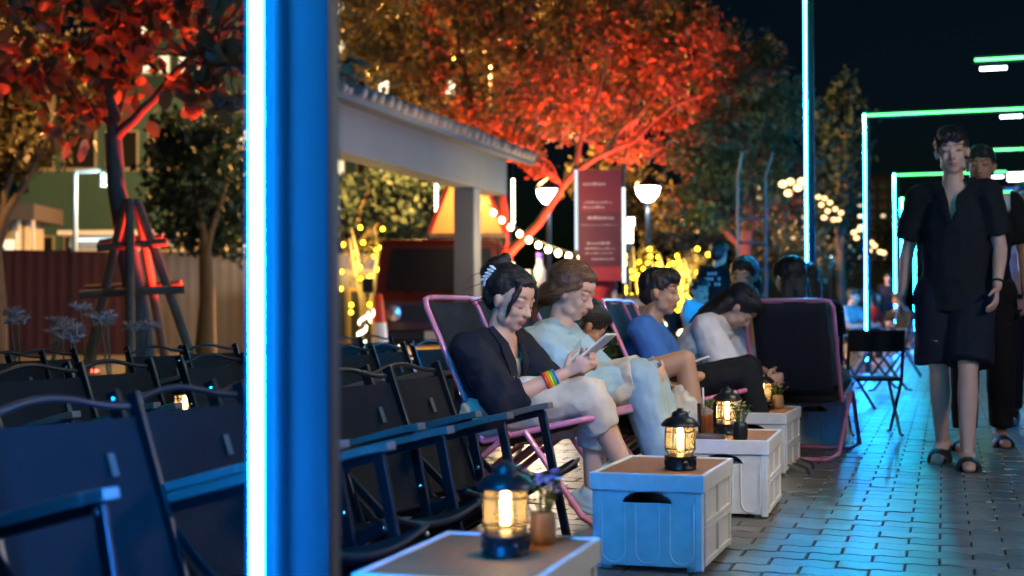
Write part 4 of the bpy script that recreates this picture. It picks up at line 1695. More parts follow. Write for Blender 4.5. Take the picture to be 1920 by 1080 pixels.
def leaf_cloud(blobs, size, simple=False, seed=0, clump=26, spread=.42):
    """leaf-shaped faces gathered in uneven clumps inside ellipsoids"""
    r = np.random.default_rng(seed)
    tv = (np.array([(0, 0, 0), (1, 0, 0), (.5, 0, -.05), (.30, .30, .05), (.72, .26, .04), (.30, -.30, .05), (.72, -.26, .04)]) if not simple
          else np.array([(0, 0, 0), (.5, .30, .05), (1, 0, -.03), (.5, -.30, .05)]))
    tf = ([(0, 2, 3), (2, 4, 3), (2, 1, 4), (0, 5, 2), (2, 5, 6), (2, 6, 1)] if not simple else [(0, 3, 1), (1, 3, 2)])
    av, af, n0 = [], [], 0
    for c, rr, n in blobs:
        nc = max(3, n // clump)
        u = r.normal(size=(nc, 3))
        u /= np.linalg.norm(u, axis=1)[:, None]
        rad_ = r.uniform(.30, 1, size=(nc, 1)) ** .55
        cc = np.array(c) + u * rad_ * np.array(rr)
        idx = r.integers(0, nc, n)
        sp = spread * np.mean(rr) * r.uniform(.35, 1.0, size=(nc, 1))[idx]
        pos = cc[idx] + r.normal(size=(n, 3)) * sp * .55
        ax = r.normal(size=(n, 3))
        ax[:, 2] -= .35
        ax /= np.linalg.norm(ax, axis=1)[:, None]
        ot = r.normal(size=(n, 3))
        sd = np.cross(ax, ot)
        sd /= np.linalg.norm(sd, axis=1)[:, None]
        nn = np.cross(sd, ax)
        sz = (size * r.uniform(.6, 1.25, n))[:, None, None]
        vv = pos[:, None, :] + sz * (tv[None, :, 0:1] * ax[:, None, :] + tv[None, :, 1:2] * sd[:, None, :] + tv[None, :, 2:3] * nn[:, None, :])
        k = len(tv)
        ff = (np.arange(n) * k)[:, None, None] + np.array(tf)[None] + n0
        av.append(vv.reshape(-1, 3))
        af.append(ff.reshape(-1, 3))
        n0 += n * k
    return np.concatenate(av), np.concatenate(af)


def mesh_np(name, v, f, m):
    me = bpy.data.meshes.new(name)
    me.vertices.add(len(v))
    me.vertices.foreach_set('co', np.asarray(v, dtype=np.float32).ravel())
    me.loops.add(f.size)
    me.loops.foreach_set('vertex_index', f.ravel().astype(np.int32))
    me.polygons.add(len(f))
    me.polygons.foreach_set('loop_start', np.arange(0, f.size, 3, dtype=np.int32))
    me.polygons.foreach_set('loop_total', np.full(len(f), 3, dtype=np.int32))
    me.materials.append(m)
    me.update(calc_edges=True)
    me.validate()
    return me


def crook(p0, p1, n, amp, r):
    p0, p1 = V(p0), V(p1)
    pts = [p0]
    for i in range(1, n):
        f = i / n
        pts.append(p0.lerp(p1, f) + V((r.uniform(-1, 1), r.uniform(-1, 1), r.uniform(-.5, .5))) * amp * math.sin(math.pi * f) + V((0, 0, amp * .6 * math.sin(math.pi * f))))
    return pts + [p1]


def tree(name, label, trunk, tr, limbs, blobs, leafm, size, barkm=M_bark, seed=0, simple=False, group='trees behind the chairs', twigs=7, clump=26, spread=.42):
    """trunk: list of points; limbs: lists of (points, radius); blobs: (centre, radii, leaves)"""
    r = random.Random(seed)
    t = thing(name, label, 'tree', (trunk[0].x, trunk[0].y, 0), 0, group)
    o = t.location.copy()
    rel = lambda p: V(p) - o
    a = MB()
    n = len(trunk)
    a.tube([rel(p) for p in trunk], [tr * (1.25 if i == 0 else 1 - .35 * i / (n - 1)) for i in range(n)], 12)
    a.build('trunk', barkm, t, True)
    ends = [V(trunk[-1])]
    for pts, rr in limbs:
        a = MB()
        sm = []
        for p, q in zip(pts, pts[1:]):
            c = crook(p, q, 4, (V(q) - V(p)).length * .045, r)
            sm += c if not sm else c[1:]
        a.tube([rel(p) for p in sm], [rr * (1 - .62 * i / (len(sm) - 1)) for i in range(len(sm))], 9)
        a.build('limb', barkm, t, True)
        ends += [V(p) for p in sm[3:]]
    a = MB()
    for c, rr, nl in blobs:
        c = V(c)
        st = min(ends, key=lambda e: (e - c).length)
        for k in range(twigs):
            u = V((r.gauss(0, 1), r.gauss(0, 1), r.gauss(0, 1))).normalized()
            e = c + V((u.x * rr[0], u.y * rr[1], u.z * rr[2])) * r.uniform(.4, .95)
            pts = crook(st, e, 5, (e - st).length * .07, r)
            a.tube([rel(p) for p in pts], [tr * .16, tr * .13, tr * .10, tr * .08, tr * .06, tr * .03], 5)
    tag(a.build('twig', barkm, t, True), kind='stuff')
    v, f = leaf_cloud([((V(c) - o), rr, nl) for c, rr, nl in blobs], size, simple, seed, clump, spread)
    cr = link('crown', mesh_np('crown', v, f, leafm), t)
    tag(cr, kind='stuff')
    return t


def uplight(label, p, aim, power, col=(1.0, 0.045, 0.015), size=80):
    t = thing('uplight', label, 'spotlight', p, 0, 'coloured uplights at the trees')
    d = V(aim).normalized()
    a = MB()
    a.cap(d * .02, .045, d * .12, .055, f1=True)
    a.build('housing', M_blackmetal, t, True)
    a = MB()
    a.lathe([(.046, 0), (.046, .006), (0, .008)], (0, 0, 0), 16)
    ln = a.build('lens', emis('red_lens', (1, .05, .03), 14), t)
    ln.location = d * .122
    ln.rotation_euler = d.to_track_quat('Z', 'Y').to_euler()
    a = MB()
    a.box((0, 0, -.03), (.06, .12, .06))
    a.build('foot', M_blackmetal, t)
    t.location.z += .06
    lamp('uplight_beam', t, d * .15, col, power, .05, 'SPOT', size, d, .7)
    return t


def A(*q):
    return at(*q)


# staked tree on the left, broad leaves, red uplights
z1 = 14.2
T1 = [gp(272, z1), A(262, 600, z1), A(240, 480, z1), A(218, 350, z1), A(212, 250, z1)]
t1_limbs = [([A(214, 262, z1), A(290, 185, z1 - .2), A(345, 120, z1 - .4), A(400, 70, z1 - .6)], .055),
            ([A(345, 122, z1 - .4), A(400, 122, z1 - .9), A(520, 125, z1 - 1.2), A(690, 120, z1 - 1.2)], .032),
            ([A(212, 250, z1), A(205, 170, z1), A(190, 60, z1 + .3), A(170, -60, z1 + .3)], .06),
            ([A(212, 240, z1), A(160, 200, z1 + .3), A(90, 120, z1 + .6), A(0, 40, z1 + .8)], .042),
            ([A(212, 245, z1), A(232, 175, z1 + .5), A(260, 60, z1 + .8), A(300, -80, z1 + .9)], .045)]
t1_blobs = [(A(60, 90, z1), (.75, .8, .55), 230), (A(200, 60, z1 - .2), (.8, .9, .6), 300), (A(330, 60, z1 - .3), (.7, .8, .5), 260), (A(400, 130, z1 - .8), (.38, .4, .30), 90),
            (A(140, 175, z1 + .1), (.65, .6, .42), 200), (A(280, -60, z1), (.9, .9, .6), 220), (A(80, -60, z1), (.9, .9, .6), 200), (A(480, 20, z1 - .8), (.7, .8, .55), 200),
            (A(-60, 150, z1 + .4), (.7, .7, .6), 160), (A(660, 118, z1 - 1.2), (.24, .2, .12), 26), (A(560, 150, z1 - 1.2), (.3, .3, .25), 40), (A(330, 190, z1 - .4), (.35, .35, .2), 45), (A(430, 170, z1 - .9), (.25, .3, .22), 40)]
t1_blobs = [(c, r_, int(n * .6)) for c, r_, n in t1_blobs]
big_tree = tree('staked_tree', 'young broad-leaved tree held by wooden stakes, lit red from below', T1, .125, t1_limbs, t1_blobs, L_big, .20, M_bark, 3, False, clump=9, spread=.55, twigs=6)

# wooden stakes around it: one frame
M_stake = mat('stake_wood', (0.20, 0.13, 0.085), 0.8, 0, 0.35, 12, 0.3, 40, stretch=(1, 1, .2))
st = thing('tree_stake_frame', 'wooden stake frame propping the red-lit tree', 'tree support', T1[0])
for k, (px, py, zz, tx) in enumerate(((150, 720, z1 - .6, 232), (245, 730, z1 - 1.0, 243), (385, 690, z1 - .3, 262), (320, 700, z1 + .8, 258))):
    a = MB()
    f = gp(px, zz)
    tp = A(tx, 392, z1 + (zz - z1) * .12)
    a.tube([f - T1[0], tp - T1[0] + (tp - f).normalized() * .1], [.05, .043], 10)
    a.build('stake', M_stake, st, True)
for (xa, xb, py, zz) in ((183, 313, 460, z1 - .22), (186, 305, 452, z1 + .25), (150, 347, 548, z1 - .36), (160, 340, 538, z1 + .42)):
    a = MB()
    a.tube([A(xa, py + 4, zz) - T1[0], A(xb, py - 6, zz) - T1[0]], .04, 8)
    a.build('cross_bar', M_stake, st, True)
uplight('red uplight at the foot of the staked tree, left of the stakes', gp(176, z1 + .9), (.10, -.14, 1), 800, size=66)
uplight('red uplight behind the right stake of the staked tree', gp(425, z1 + .35), (-.24, -.12, 1), 1700, size=60)

# broad tree lit red in the middle
z2 = 24.5
T2 = [gp(948, z2), A(946, 560, z2), A(950, 480, z2), A(945, 400, z2)]
t2_limbs = [([A(952, 478, z2), A(1010, 420, z2 - .3), A(1075, 325, z2 - .6), A(1130, 290, z2 - .7), A(1185, 268, z2 - .8)], .08),
            ([A(945, 410, z2), A(938, 350, z2), A(955, 240, z2), A(990, 120, z2)], .10),
            ([A(942, 380, z2), A(900, 260, z2 + .4), A(870, 130, z2 + .6), A(850, 20, z2 + .6)], .075),
            ([A(1075, 325, z2 - .6), A(1100, 230, z2 - .6), A(1140, 120, z2 - .5), A(1180, 0, z2 - .5)], .055),
            ([A(1130, 290, z2 - .7), A(1210, 200, z2 - .6), A(1300, 120, z2 - .4)], .045),
            ([A(1185, 268, z2 - .8), A(1260, 200, z2 - .9), A(1380, 160, z2 - .8)], .032),
            ([A(900, 260, z2 + .4), A(800, 170, z2 + .3), A(690, 90, z2 + .2)], .045)]
t2_blobs = []
rr = random.Random(5)
for px, py, sx, sz, n in ((660, 40, 120, 90, 1500), (780, 60, 130, 100, 1700), (800, 190, 120, 75, 1100), (890, 100, 120, 110, 1500), (900, 250, 75, 60, 700), (1000, 60, 130, 110, 1800), (1010, 190, 110, 80, 1300),
                          (1110, 90, 120, 110, 1700), (1100, 210, 95, 60, 1000), (1190, 40, 110, 90, 1400), (1220, 160, 110, 80, 1300), (1300, 110, 95, 80, 1200), (1380, 130, 85, 70, 900), (1440, 110, 40, 40, 260),
                          (1310, 220, 90, 50, 700), (1180, 280, 70, 35, 420), (980, 290, 60, 35, 300), (700, -60, 150, 80, 900), (900, -60, 150, 90, 1000), (1120, -60, 150, 90, 1000), (1280, 20, 70, 50, 600)):
    zz = z2 + rr.uniform(-.9, .9)
    k = z2 / FPX
    t2_blobs.append((A(px, py, zz), (sx * k, sx * k * 1.05, sz * k), int(n * 1.3)))
tree('broad_tree', 'broad tree with red-lit branches over the lamps and the banner', T2, .14, t2_limbs, t2_blobs, L_mid, .112, M_bark, 9, False, clump=34, spread=.40, twigs=6)
uplight('red uplight at the foot of the broad tree, towards us', gp(1015, z2 - .6), (.06, .12, 1), 8000, size=74)
uplight('red uplight right of the broad tree, aimed into its crown', gp(1160, z2 - 1.6), (.0, .2, 1), 5200, size=72)

# dark green tree right of the middle
z3 = 23.0
T3 = [gp(1402, z3), A(1400, 560, z3), A(1396, 470, z3), A(1405, 400, z3)]
t3_limbs = [([A(1396, 470, z3), A(1350, 420, z3), A(1320, 350, z3)], .07), ([A(1405, 400, z3), A(1410, 320, z3), A(1400, 240, z3)], .09), ([A(1400, 430, z3), A(1450, 380, z3), A(1490, 320, z3)], .06)]
t3_blobs = []
for px, py, sx, sz, n in ((1320, 290, 70, 70, 1100), (1400, 240, 90, 80, 1500), (1460, 210, 70, 60, 1000), (1480, 310, 60, 80, 1000), (1400, 340, 90, 70, 1300), (1330, 380, 60, 50, 700), (1470, 400, 45, 60, 500), (1290, 320, 40, 60, 400)):
    k = z3 / FPX
    t3_blobs.append((A(px, py, z3 + rr.uniform(-.7, .7)), (sx * k, sx * k, sz * k), n))
tree('leafy_tree', 'dark green leafy tree just left of the tall light arch post', T3, .13, t3_limbs, t3_blobs, L_green, .13, M_bark, 12, True, clump=26)

uplight('red uplight at the foot of the dark green tree', gp(1385, z3 - 1.0), (.05, .5, 1), 500, size=45)

# further trees
def far_tree(label, px, zc, blobs, leafm=L_far, seed=1, size=.22, tr=.16):
    k = zc / FPX
    tp = min(b[1] for b in blobs)
    T = [gp(px, zc), A(px + 4, 560, zc), A(px, 470, zc)]
    limbs = [([A(px, 475, zc), A(b[0], b[1], zc)], tr * .5) for b in blobs[:3]]
    bl = [(A(b[0], b[1], zc + random.uniform(-.8, .8)), (b[2] * k, b[2] * k, b[3] * k), b[4]) for b in blobs]
    return tree('background_tree', label, T, tr, limbs, bl, leafm, size, M_bark, seed, True, 'trees in the background', twigs=4, spread=.5)


far_tree('dark tree between the tall light arch post and the green corner arch', 1575, 36, [(1570, 260, 50, 80, 800), (1560, 380, 40, 60, 600), (1590, 180, 35, 50, 400), (1590, 340, 40, 70, 500), (1580, 470, 40, 40, 400)], seed=21, size=.2)
far_tree('shadowy tree behind the staked tree beside the blue post', 385, 25, [(360, 330, 80, 70, 1000), (430, 300, 70, 80, 900), (400, 410, 80, 60, 900), (330, 400, 60, 60, 600), (440, 420, 60, 70, 600), (360, 250, 70, 50, 600)], seed=22, size=.17)
far_tree('orange-lit tree at the left edge behind the staked tree', -10, 21, [(40, 260, 75, 55, 700), (-30, 200, 90, 90, 900), (100, 220, 60, 40, 420), (10, 310, 60, 35, 400), (130, 180, 60, 40, 400), (-20, 90, 90, 70, 600), (90, 100, 80, 60, 600)], L_mid, 23, .15)
far_tree('dark tree behind the shelter, left of the van', 650, 34, [(620, 390, 70, 60, 700), (690, 360, 70, 60, 700), (760, 380, 70, 60, 700), (660, 450, 60, 45, 500), (740, 450, 60, 40, 400), (820, 340, 70, 60, 600)], seed=24, size=.22)
far_tree('dark tree beyond the walking men', 1760, 62, [(1740, 470, 60, 60, 500), (1800, 450, 70, 60, 600), (1680, 470, 50, 60, 500), (1860, 480, 60, 50, 400)], seed=25, size=.35, tr=.2)
far_tree('warm-lit tree behind the banner and the lamp posts', 1290, 33, [(1180, 370, 60, 60, 600), (1250, 400, 60, 60, 600), (1330, 430, 60, 50, 500), (1110, 330, 60, 50, 500), (1440, 470, 60, 60, 500), (1520, 480, 50, 50, 400)], L_mid, 26, .2)

# ------------------------------------------------------------------ shelter with tiled roof
def rel_box(mb, x0, x1, y0, y1, z0, z1):
    mb.bx(x0, x1, y0, y1, z0, z1)


ce = gp(877, 19.6)
sx_ = ce.x


def y_at(x, px):
    lo, hi = 3.0, 60.0
    for _ in range(50):
        m = (lo + hi) / 2
        lo, hi = (m, hi) if proj((x, m, 3))[0] < px else (lo, m)
    return lo


yA, yB = y_at(sx_, 520), y_at(sx_, 930)
sh = thing('shelter', 'concrete shelter with a ribbed tile roof above the van', 'shelter', (sx_, ce.y, 0))
Y0, Y1 = yA - ce.y, yB - ce.y
YE = y_at(sx_ + .8, 1010) - ce.y
M_tile = mat('roof_tile', (0.17, 0.14, 0.14), 0.8, 0, 0.35, 4, 0.2, 30)
for yy in (0.0, Y0 + .5):
    a = MB().bx(-.15, .15, yy - .15, yy + .15, -.06, 2.50)
    a.build('column', M_concrete, sh, False, .015)
a = MB().bx(-.17, .17, Y0, Y1, 2.502, 3.02)
a.build('beam', M_concrete, sh, False, .012)
a = MB().add([(.75, Y0 - .3, 2.86), (.75, YE, 2.86), (-.30, YE, 3.13), (-.30, Y0 - .3, 3.13),
              (.75, Y0 - .3, 2.97), (.75, YE, 2.97), (-.30, YE, 3.24), (-.30, Y0 - .3, 3.24)],
             [(0, 1, 2, 3), (7, 6, 5, 4), (0, 4, 5, 1), (1, 5, 6, 2), (3, 2, 6, 7), (0, 3, 7, 4)])
rf = a.build('roof', M_concrete, sh)
ny = int((YE + .25 - Y0) / .235)
tm = MB()
tm.cap(V((.82, 0, 2.965)), .085, V((-.34, 0, 3.262)), .085, (1, .8), (0, 1, 0), f0=True, f1=True, seg=10)
tme = tm.mesh('roof_tile', M_tile, True)
for i in range(ny):
    o = link('roof_tile', tme, rf)
    o.location = (random.uniform(-.02, .02), Y0 - .22 + i * .235, random.uniform(-.008, .008))
    o.rotation_euler = (0, random.gauss(0, .004), random.gauss(0, .01))

# ------------------------------------------------------------------ van with a roof tent
M_maroon = mat('maroon_paint', (0.075, 0.012, 0.011), 0.3, 0.1, 0.15, 2, coat=.5)
M_wind = mat('dark_window', (0.015, 0.015, 0.018), 0.12, 0, 0.2)
M_rubber = mat('tyre', (0.02, 0.02, 0.02), 0.8)
vz = 22.0
vc = gp(838, vz)
vn = thing('van', 'boxy maroon van parked behind the shelter column', 'van', (vc.x, vc.y, 0), rad(17))
prof = [(-2.0, .34), (-2.0, .95), (-1.93, 1.05), (-1.72, 1.76), (-1.62, 1.84), (2.0, 1.86), (2.08, 1.75), (2.10, .34)]
# nose towards the camera (-y): outline in (y, z), swept across x with tumblehome
vb = MB()
ring = []
for xx, sc in ((-.90, 0), (-.94, 1), (.94, 1), (.90, 0)):
    ring.append([(xx * (1 - .10 * max(0, (z - 1.0))), y_ * (1 if sc else .985), z if sc else z * .985 + .012) for y_, z in prof])
k = len(prof)
vs = [p for rg in ring for p in rg]
fs = [tuple(range(k)), tuple(reversed(range(3 * k, 4 * k)))]
for j in range(3):
    for i in range(k):
        i2 = (i + 1) % k
        fs.append((j * k + i, (j + 1) * k + i, (j + 1) * k + i2, j * k + i2))
vb.add(vs, fs)
vb.build('body', M_maroon, vn, False, .03)
a = MB().add([(-.78, -1.955, 1.10), (.78, -1.955, 1.10), (.70, -1.775, 1.70), (-.70, -1.775, 1.70)], [(0, 1, 2, 3)])
a.build('windscreen', M_wind, vn)
for sx in (-1, 1):
    for y0, y1 in ((-1.60, -.70), (-.60, .55), (.65, 1.75)):
        a = MB().add([(sx * .948, y0, 1.12), (sx * .948, y1, 1.12), (sx * .886, y1, 1.66), (sx * .886, y0 + .06, 1.66)], [(0, 1, 2, 3)])
        a.build('window', M_wind, vn)
    hl = MB()
    hl.lathe([(.0, 0), (.11, .01), (.12, .05), (.12, .07)], (0, 0, 0), 18)
    h = hl.build('headlight', M_chrome, vn, True)
    h.location = (sx * .66, -2.06, .78)
    h.rotation_euler = (rad(-90), 0, 0)
    a = MB().box((sx * 1.05, -1.70, 1.18), (.16, .08, .22))
    a.build('mirror', M_blackmetal, vn, False, .02)
    for yy in (-1.25, 1.25):
        wl = MB()
        wl.lathe([(.0, -.11), (.20, -.11), (.31, -.09), (.325, -.04), (.325, .04), (.31, .09), (.20, .11), (0, .11)], (0, 0, 0), 22)
        w_ = wl.build('wheel', M_rubber, vn, True)
        w_.location = (sx * .86, yy, .325)
        w_.rotation_euler = (0, rad(90), 0)
        wl = MB()
        wl.lathe([(0, -.118), (.17, -.115), (.17, .115), (0, .118)], (0, 0, 0), 18)
        wl.build('rim', M_chrome, w_, True)
MB().bx(-.93, .93, -2.12, -2.0, .38, .55).build('bumper', M_blackmetal, vn, False, .03)
MB().bx(-.62, .62, -2.03, -1.99, .66, .90).build('grille', M_blackmetal, vn, False, .01)
MB().box((0, -2.135, .47), (.44, .02, .12)).build('number_plate', M_white, vn)
# roof tent
M_tent = mat('tent_canvas', (0.72, 0.42, 0.16), 0.8, 0, 0.15, 3, 0.1, 30, transl=.55)
tt = thing('roof_tent', 'glowing orange tent pitched on top of the van', 'tent', (vc.x + .34, vc.y + .1, 1.873), rad(17))
a = MB().bx(-.56, .56, -1.35, 1.35, 0, .07)
a.build('base_board', M_stake, tt)
a = MB()
hz, rx = .98, .20
a.add([(-.54, -1.3, .07), (.54, -1.3, .07), (rx, -1.0, hz), (-rx, -1.0, hz), (-.54, 1.3, .07), (.54, 1.3, .07), (rx, 1.0, hz), (-rx, 1.0, hz)],
      [(0, 1, 2, 3), (5, 4, 7, 6), (4, 0, 3, 7), (1, 5, 6, 2), (3, 2, 6, 7)])
a.build('canvas', M_tent, tt)
M_redtrim = mat('red_trim', (.55, .03, .02), .6)
for sx in (-1, 1):
    for yy, y2 in ((-1.31, -1.01), (1.31, 1.01)):
        MB().tube([(sx * .55, yy, .07), (sx * (rx + .01), y2, hz + .01)], .03, 8).build('edge_trim', M_redtrim, tt, True)
lamp('tent_light', tt, (0, -.3, .5), (1.0, .52, .18), 120, .12)

# ------------------------------------------------------------------ street lamps
E_globe = emis('street_globe', (0.80, 0.93, 1.0), 13)


def street_lamp(label, p, h, power, dbl=True, col=(.82, .94, 1.0)):
    t = thing('street_lamp', label, 'street lamp', p, 0, 'white globe street lamps')
    a = MB()
    a.lathe([(.12, -.06), (.12, .12), (.07, .16), (.05, .4), (.042, h - .25), (.05, h - .2), (.03, h - .16), (0, h - .16)], (0, 0, 0), 14)
    a.build('post', M_blackmetal, t, True)
    for sx in ((-1, 1) if dbl else (0,)):
        a = MB()
        x = sx * .26
        a.lathe([(0, h - .16), (.10, h - .13), (.19, h - .02), (.225, h + .10), (.22, h + .12), (0, h + .12)], (x, 0, 0), 20)
        a.build('globe', E_globe, t, True)
        a = MB()
        a.lathe([(.25, h + .12), (.25, h + .145), (.18, h + .24), (.06, h + .30), (.02, h + .36), (0, h + .36)], (x, 0, 0), 20)
        a.build('hood', M_blackmetal, t, True)
        if dbl:
            a = MB()
            a.tube([(0, 0, h - .35), (x * .5, 0, h - .40), (x * .95, 0, h - .30), (x, 0, h - .15)], .018, 8)
            a.build('arm', M_blackmetal, t, True)
    lamp('street_light', t, (0, -.05, h - .32), col, power, .2)
    return t


street_lamp('white street lamp left of the red banner, crossed by a red branch', gp(1030, 26.5), 2.95, 130, False)
street_lamp('white street lamp right of the red banner', gp(1216, 26.0), 2.95, 130, False)
street_lamp('unseen white street lamp added right of the walkway to light the people', V((2.7, 4.1, 0)), 2.72, 230, False, (1.0, .84, .70))  # added out of view as warm light on the sitters and walkers
street_lamp('tiny white street lamp far off beside the tall light arch post', gp(1557, 50), 2.6, 60, False)

# sodium lamp high behind the crown
sl_p = gp(852, 31)
sl = thing('sodium_lamp', 'orange road lamp shining through the crown of the broad tree', 'street lamp', sl_p)
hz_ = at(852, 103, 31).z
a = MB()
a.lathe([(.11, -.06), (.10, .2), (.07, hz_ + .05), (0, hz_ + .05)], (0.9, 0, 0), 12)
a.build('post', M_steel, sl, True)
MB().tube([(.9, 0, hz_ + .0), (.5, 0, hz_ + .14), (.1, 0, hz_ + .1)], .04, 8).build('arm', M_steel, sl, True)
MB().box((0, 0, hz_ + .09), (.6, .26, .1)).build('lamp_head', M_steel, sl, False, .02)
MB().ell((0, -.05, hz_ + .0), (.17, .12, .08)).build('bulb', emis('sodium', (1.0, .38, .04), 60), sl, True)
lamp('sodium_light', sl, (0, -.1, hz_ - .15), (1.0, .45, .10), 12000, .15)

s2p = gp(-75, 20)
s2 = thing('sodium_lamp', 'orange road lamp beyond the left edge that lights the fence', 'street lamp', s2p)
a = MB()
a.lathe([(.11, -.06), (.10, .2), (.07, 5.2), (0, 5.2)], (0, 0, 0), 12)
a.build('post', M_steel, s2, True)
MB().box((.2, -.1, 5.15), (.6, .26, .1)).build('lamp_head', M_steel, s2, False, .02)
MB().ell((.25, -.1, 5.06), (.17, .12, .08)).build('bulb', MATS['sodium'], s2, True)
lamp('sodium_light', s2, (.25, -.2, 4.9), (1.0, .50, .16), 900, .15)

# ------------------------------------------------------------------ banner
bz = 16.0
bc = gp(1126, bz)
bn = thing('banner', 'tall dark red banner between two lit poles', 'banner', (bc.x, bc.y, 0), rad(17))
hw, b0, b1 = .245, at(1126, 527, bz).z, at(1126, 318, bz).z
M_ban = mat('banner_red', (0.17, 0.015, 0.020), 0.55, 0, 0.25, 2, transl=.25)
M_ban2 = mat('banner_dark', (0.09, 0.012, 0.016), 0.55, 0, 0.3, 3, transl=.2)
M_ban3 = mat('banner_bright', (0.34, 0.025, 0.025), 0.55, transl=.25)
MB().bx(-hw, hw, -.004, .004, b0, b1).build('cloth', M_ban, bn)
H_ = b1 - b0
MB().bx(-hw + .002, hw - .002, -.0062, -.0045, b0 + H_ * .13, b0 + H_ * .62).build('dark_field', M_ban2, bn)
MB().bx(-hw + .002, hw - .002, -.0062, -.0045, b0 + .002, b0 + H_ * .125).build('bright_band', M_ban3, bn)
M_prt = mat('banner_print', (.30, .19, .19), .6)
rp_ = random.Random(4)
for f0, f1, xa, xb in ((.86, .885, -.19, .06), (.70, .715, -.18, .14), (.655, .672, -.19, .05), (.555, .580, -.14, .16), (.50, .508, -.21, .21), (.33, .348, -.15, .12), (.285, .298, -.17, .17), (.245, .258, -.17, .14), (.19, .205, -.1, .16)):
    x = xa
    while x < xb:                                            # word by word, too small to read in the photo
        wd_ = min(xb - x, rp_.uniform(.018, .055))
        MB().bx(x, x + wd_, -.0075, -.0062, b0 + H_ * f0, b0 + H_ * (f1 + rp_.uniform(-.006, .004))).build('print_word', M_prt, bn)
        x += wd_ + .009
for x, z0, z1_, nm in ((-hw - .022, b0 + .35, b1, .6), (hw + .022, b0 - .02, b1 - .2, 1.0)):
    MB().lathe([(.018, -.06), (.018, b1 + .06), (0, b1 + .07)], (x, .022, 0), 10).build('pole', M_steel, bn, True)
    MB().bx(x - .017, x + .017, -.022, .002, z0, z1_).build('led_tube', emis('banner_tube_%d' % (nm * 10), (.72, .86, 1.0), 1.5 * nm), bn)

# ------------------------------------------------------------------ string lights
E_bulb = emis('warm_bulb', (1.0, .70, .34), 14)
sg = thing('string_lights', 'string of round warm bulbs sagging from the tent to the banner', 'string lights', at(905, 372, 21))
p0, p1 = V((0, 0, 0)), at(1100, 480, 18) - at(905, 372, 21)
wire = []
for i in range(21):
    f = i / 20
    wire.append(p0.lerp(p1, f) + V((0, 0, -.16 * math.sin(math.pi * f))))
MB().tube(wire, .008, 5).build('wire', M_blackmetal, sg, True)
bm_ = MB().ell((0, 0, -.06), (.042, .042, .046), None, 12, 8).mesh('bulb', E_bulb, True)
for i in range(11):
    f = (i + .3) / 11
    o = link('bulb', bm_, sg)
    o.location = p0.lerp(p1, f) + V((0, 0, -.16 * math.sin(math.pi * f)))
lamp('string_glow', sg, p0.lerp(p1, .5) + V((0, -.3, -.2)), (1.0, .70, .36), 70, .4)

# hanging light drops beside the van
for lb, px, ya, yb, zc in (('white light chain hanging left of the shelter column', 818, 345, 425, 21.5), ('short light chain hanging right of the tent', 962, 335, 420, 20.5)):
    p = at(px, ya, zc)
    t = thing('light_chain', lb, 'light chain', (p.x, p.y, p.z), 0, 'hanging light chains')
    ln_ = p.z - at(px, yb, zc).z
    MB().tube([(0, 0, .9), (0, 0, -ln_)], .005, 5).build('wire', M_blackmetal, t)
    me = MB().ell((0, 0, 0), (.026, .026, .04), None, 8, 6).mesh('bulb', emis('chain_bulb', (1.0, .86, .6), 7), True)
    for i in range(9):
        o = link('bulb', me, t)
        o.location = (0, 0, -ln_ * (i + .5) / 9)

# far clusters of amber bulbs strung in the trees beyond the tall arch post
for lb, pts, zc in (('amber bulb cluster left of the tall light arch post', [(1468, 345), (1482, 341), (1496, 352), (1478, 362), (1503, 340)], 20),
                    ('amber bulb cluster between the tall arch post and the green corner arch', [(1534, 369), (1546, 372), (1540, 384), (1556, 380), (1566, 392), (1552, 396), (1577, 399), (1563, 412), (1545, 408), (1572, 411)], 32),
                    ('amber bulb cluster behind the post of the green corner arch', [(1601, 436), (1611, 431), (1606, 446), (1634, 455), (1640, 461), (1650, 472), (1630, 470), (1657, 474)], 32)):
    p = at(pts[0][0], pts[0][1], zc)
    t = thing('bulb_cluster', lb, 'string lights', p, 0, 'far clusters of amber bulbs')
    me = MB().ell((0, 0, 0), (.06, .06, .05), None, 10, 6).mesh('bulb', emis('amber_bulb', (1.0, .58, .22), 3.2), True)
    prev = None
    for px, py in pts:
        o = link('bulb', me, t)
        q = at(px, py, zc + random.uniform(-.5, .5)) - p
        o.location = q
        if prev is not None:
            MB().tube([prev, (prev + q) / 2 + V((0, 0, -.04)), q], .008, 5).build('wire', M_blackmetal, t)
        prev = q

# ------------------------------------------------------------------ shrubs wound with fairy lights
E_fy = emis('yellow_led', (1.0, .62, .02), 9)
E_fw = emis('white_rope_light', (1.0, .86, .55), 4)


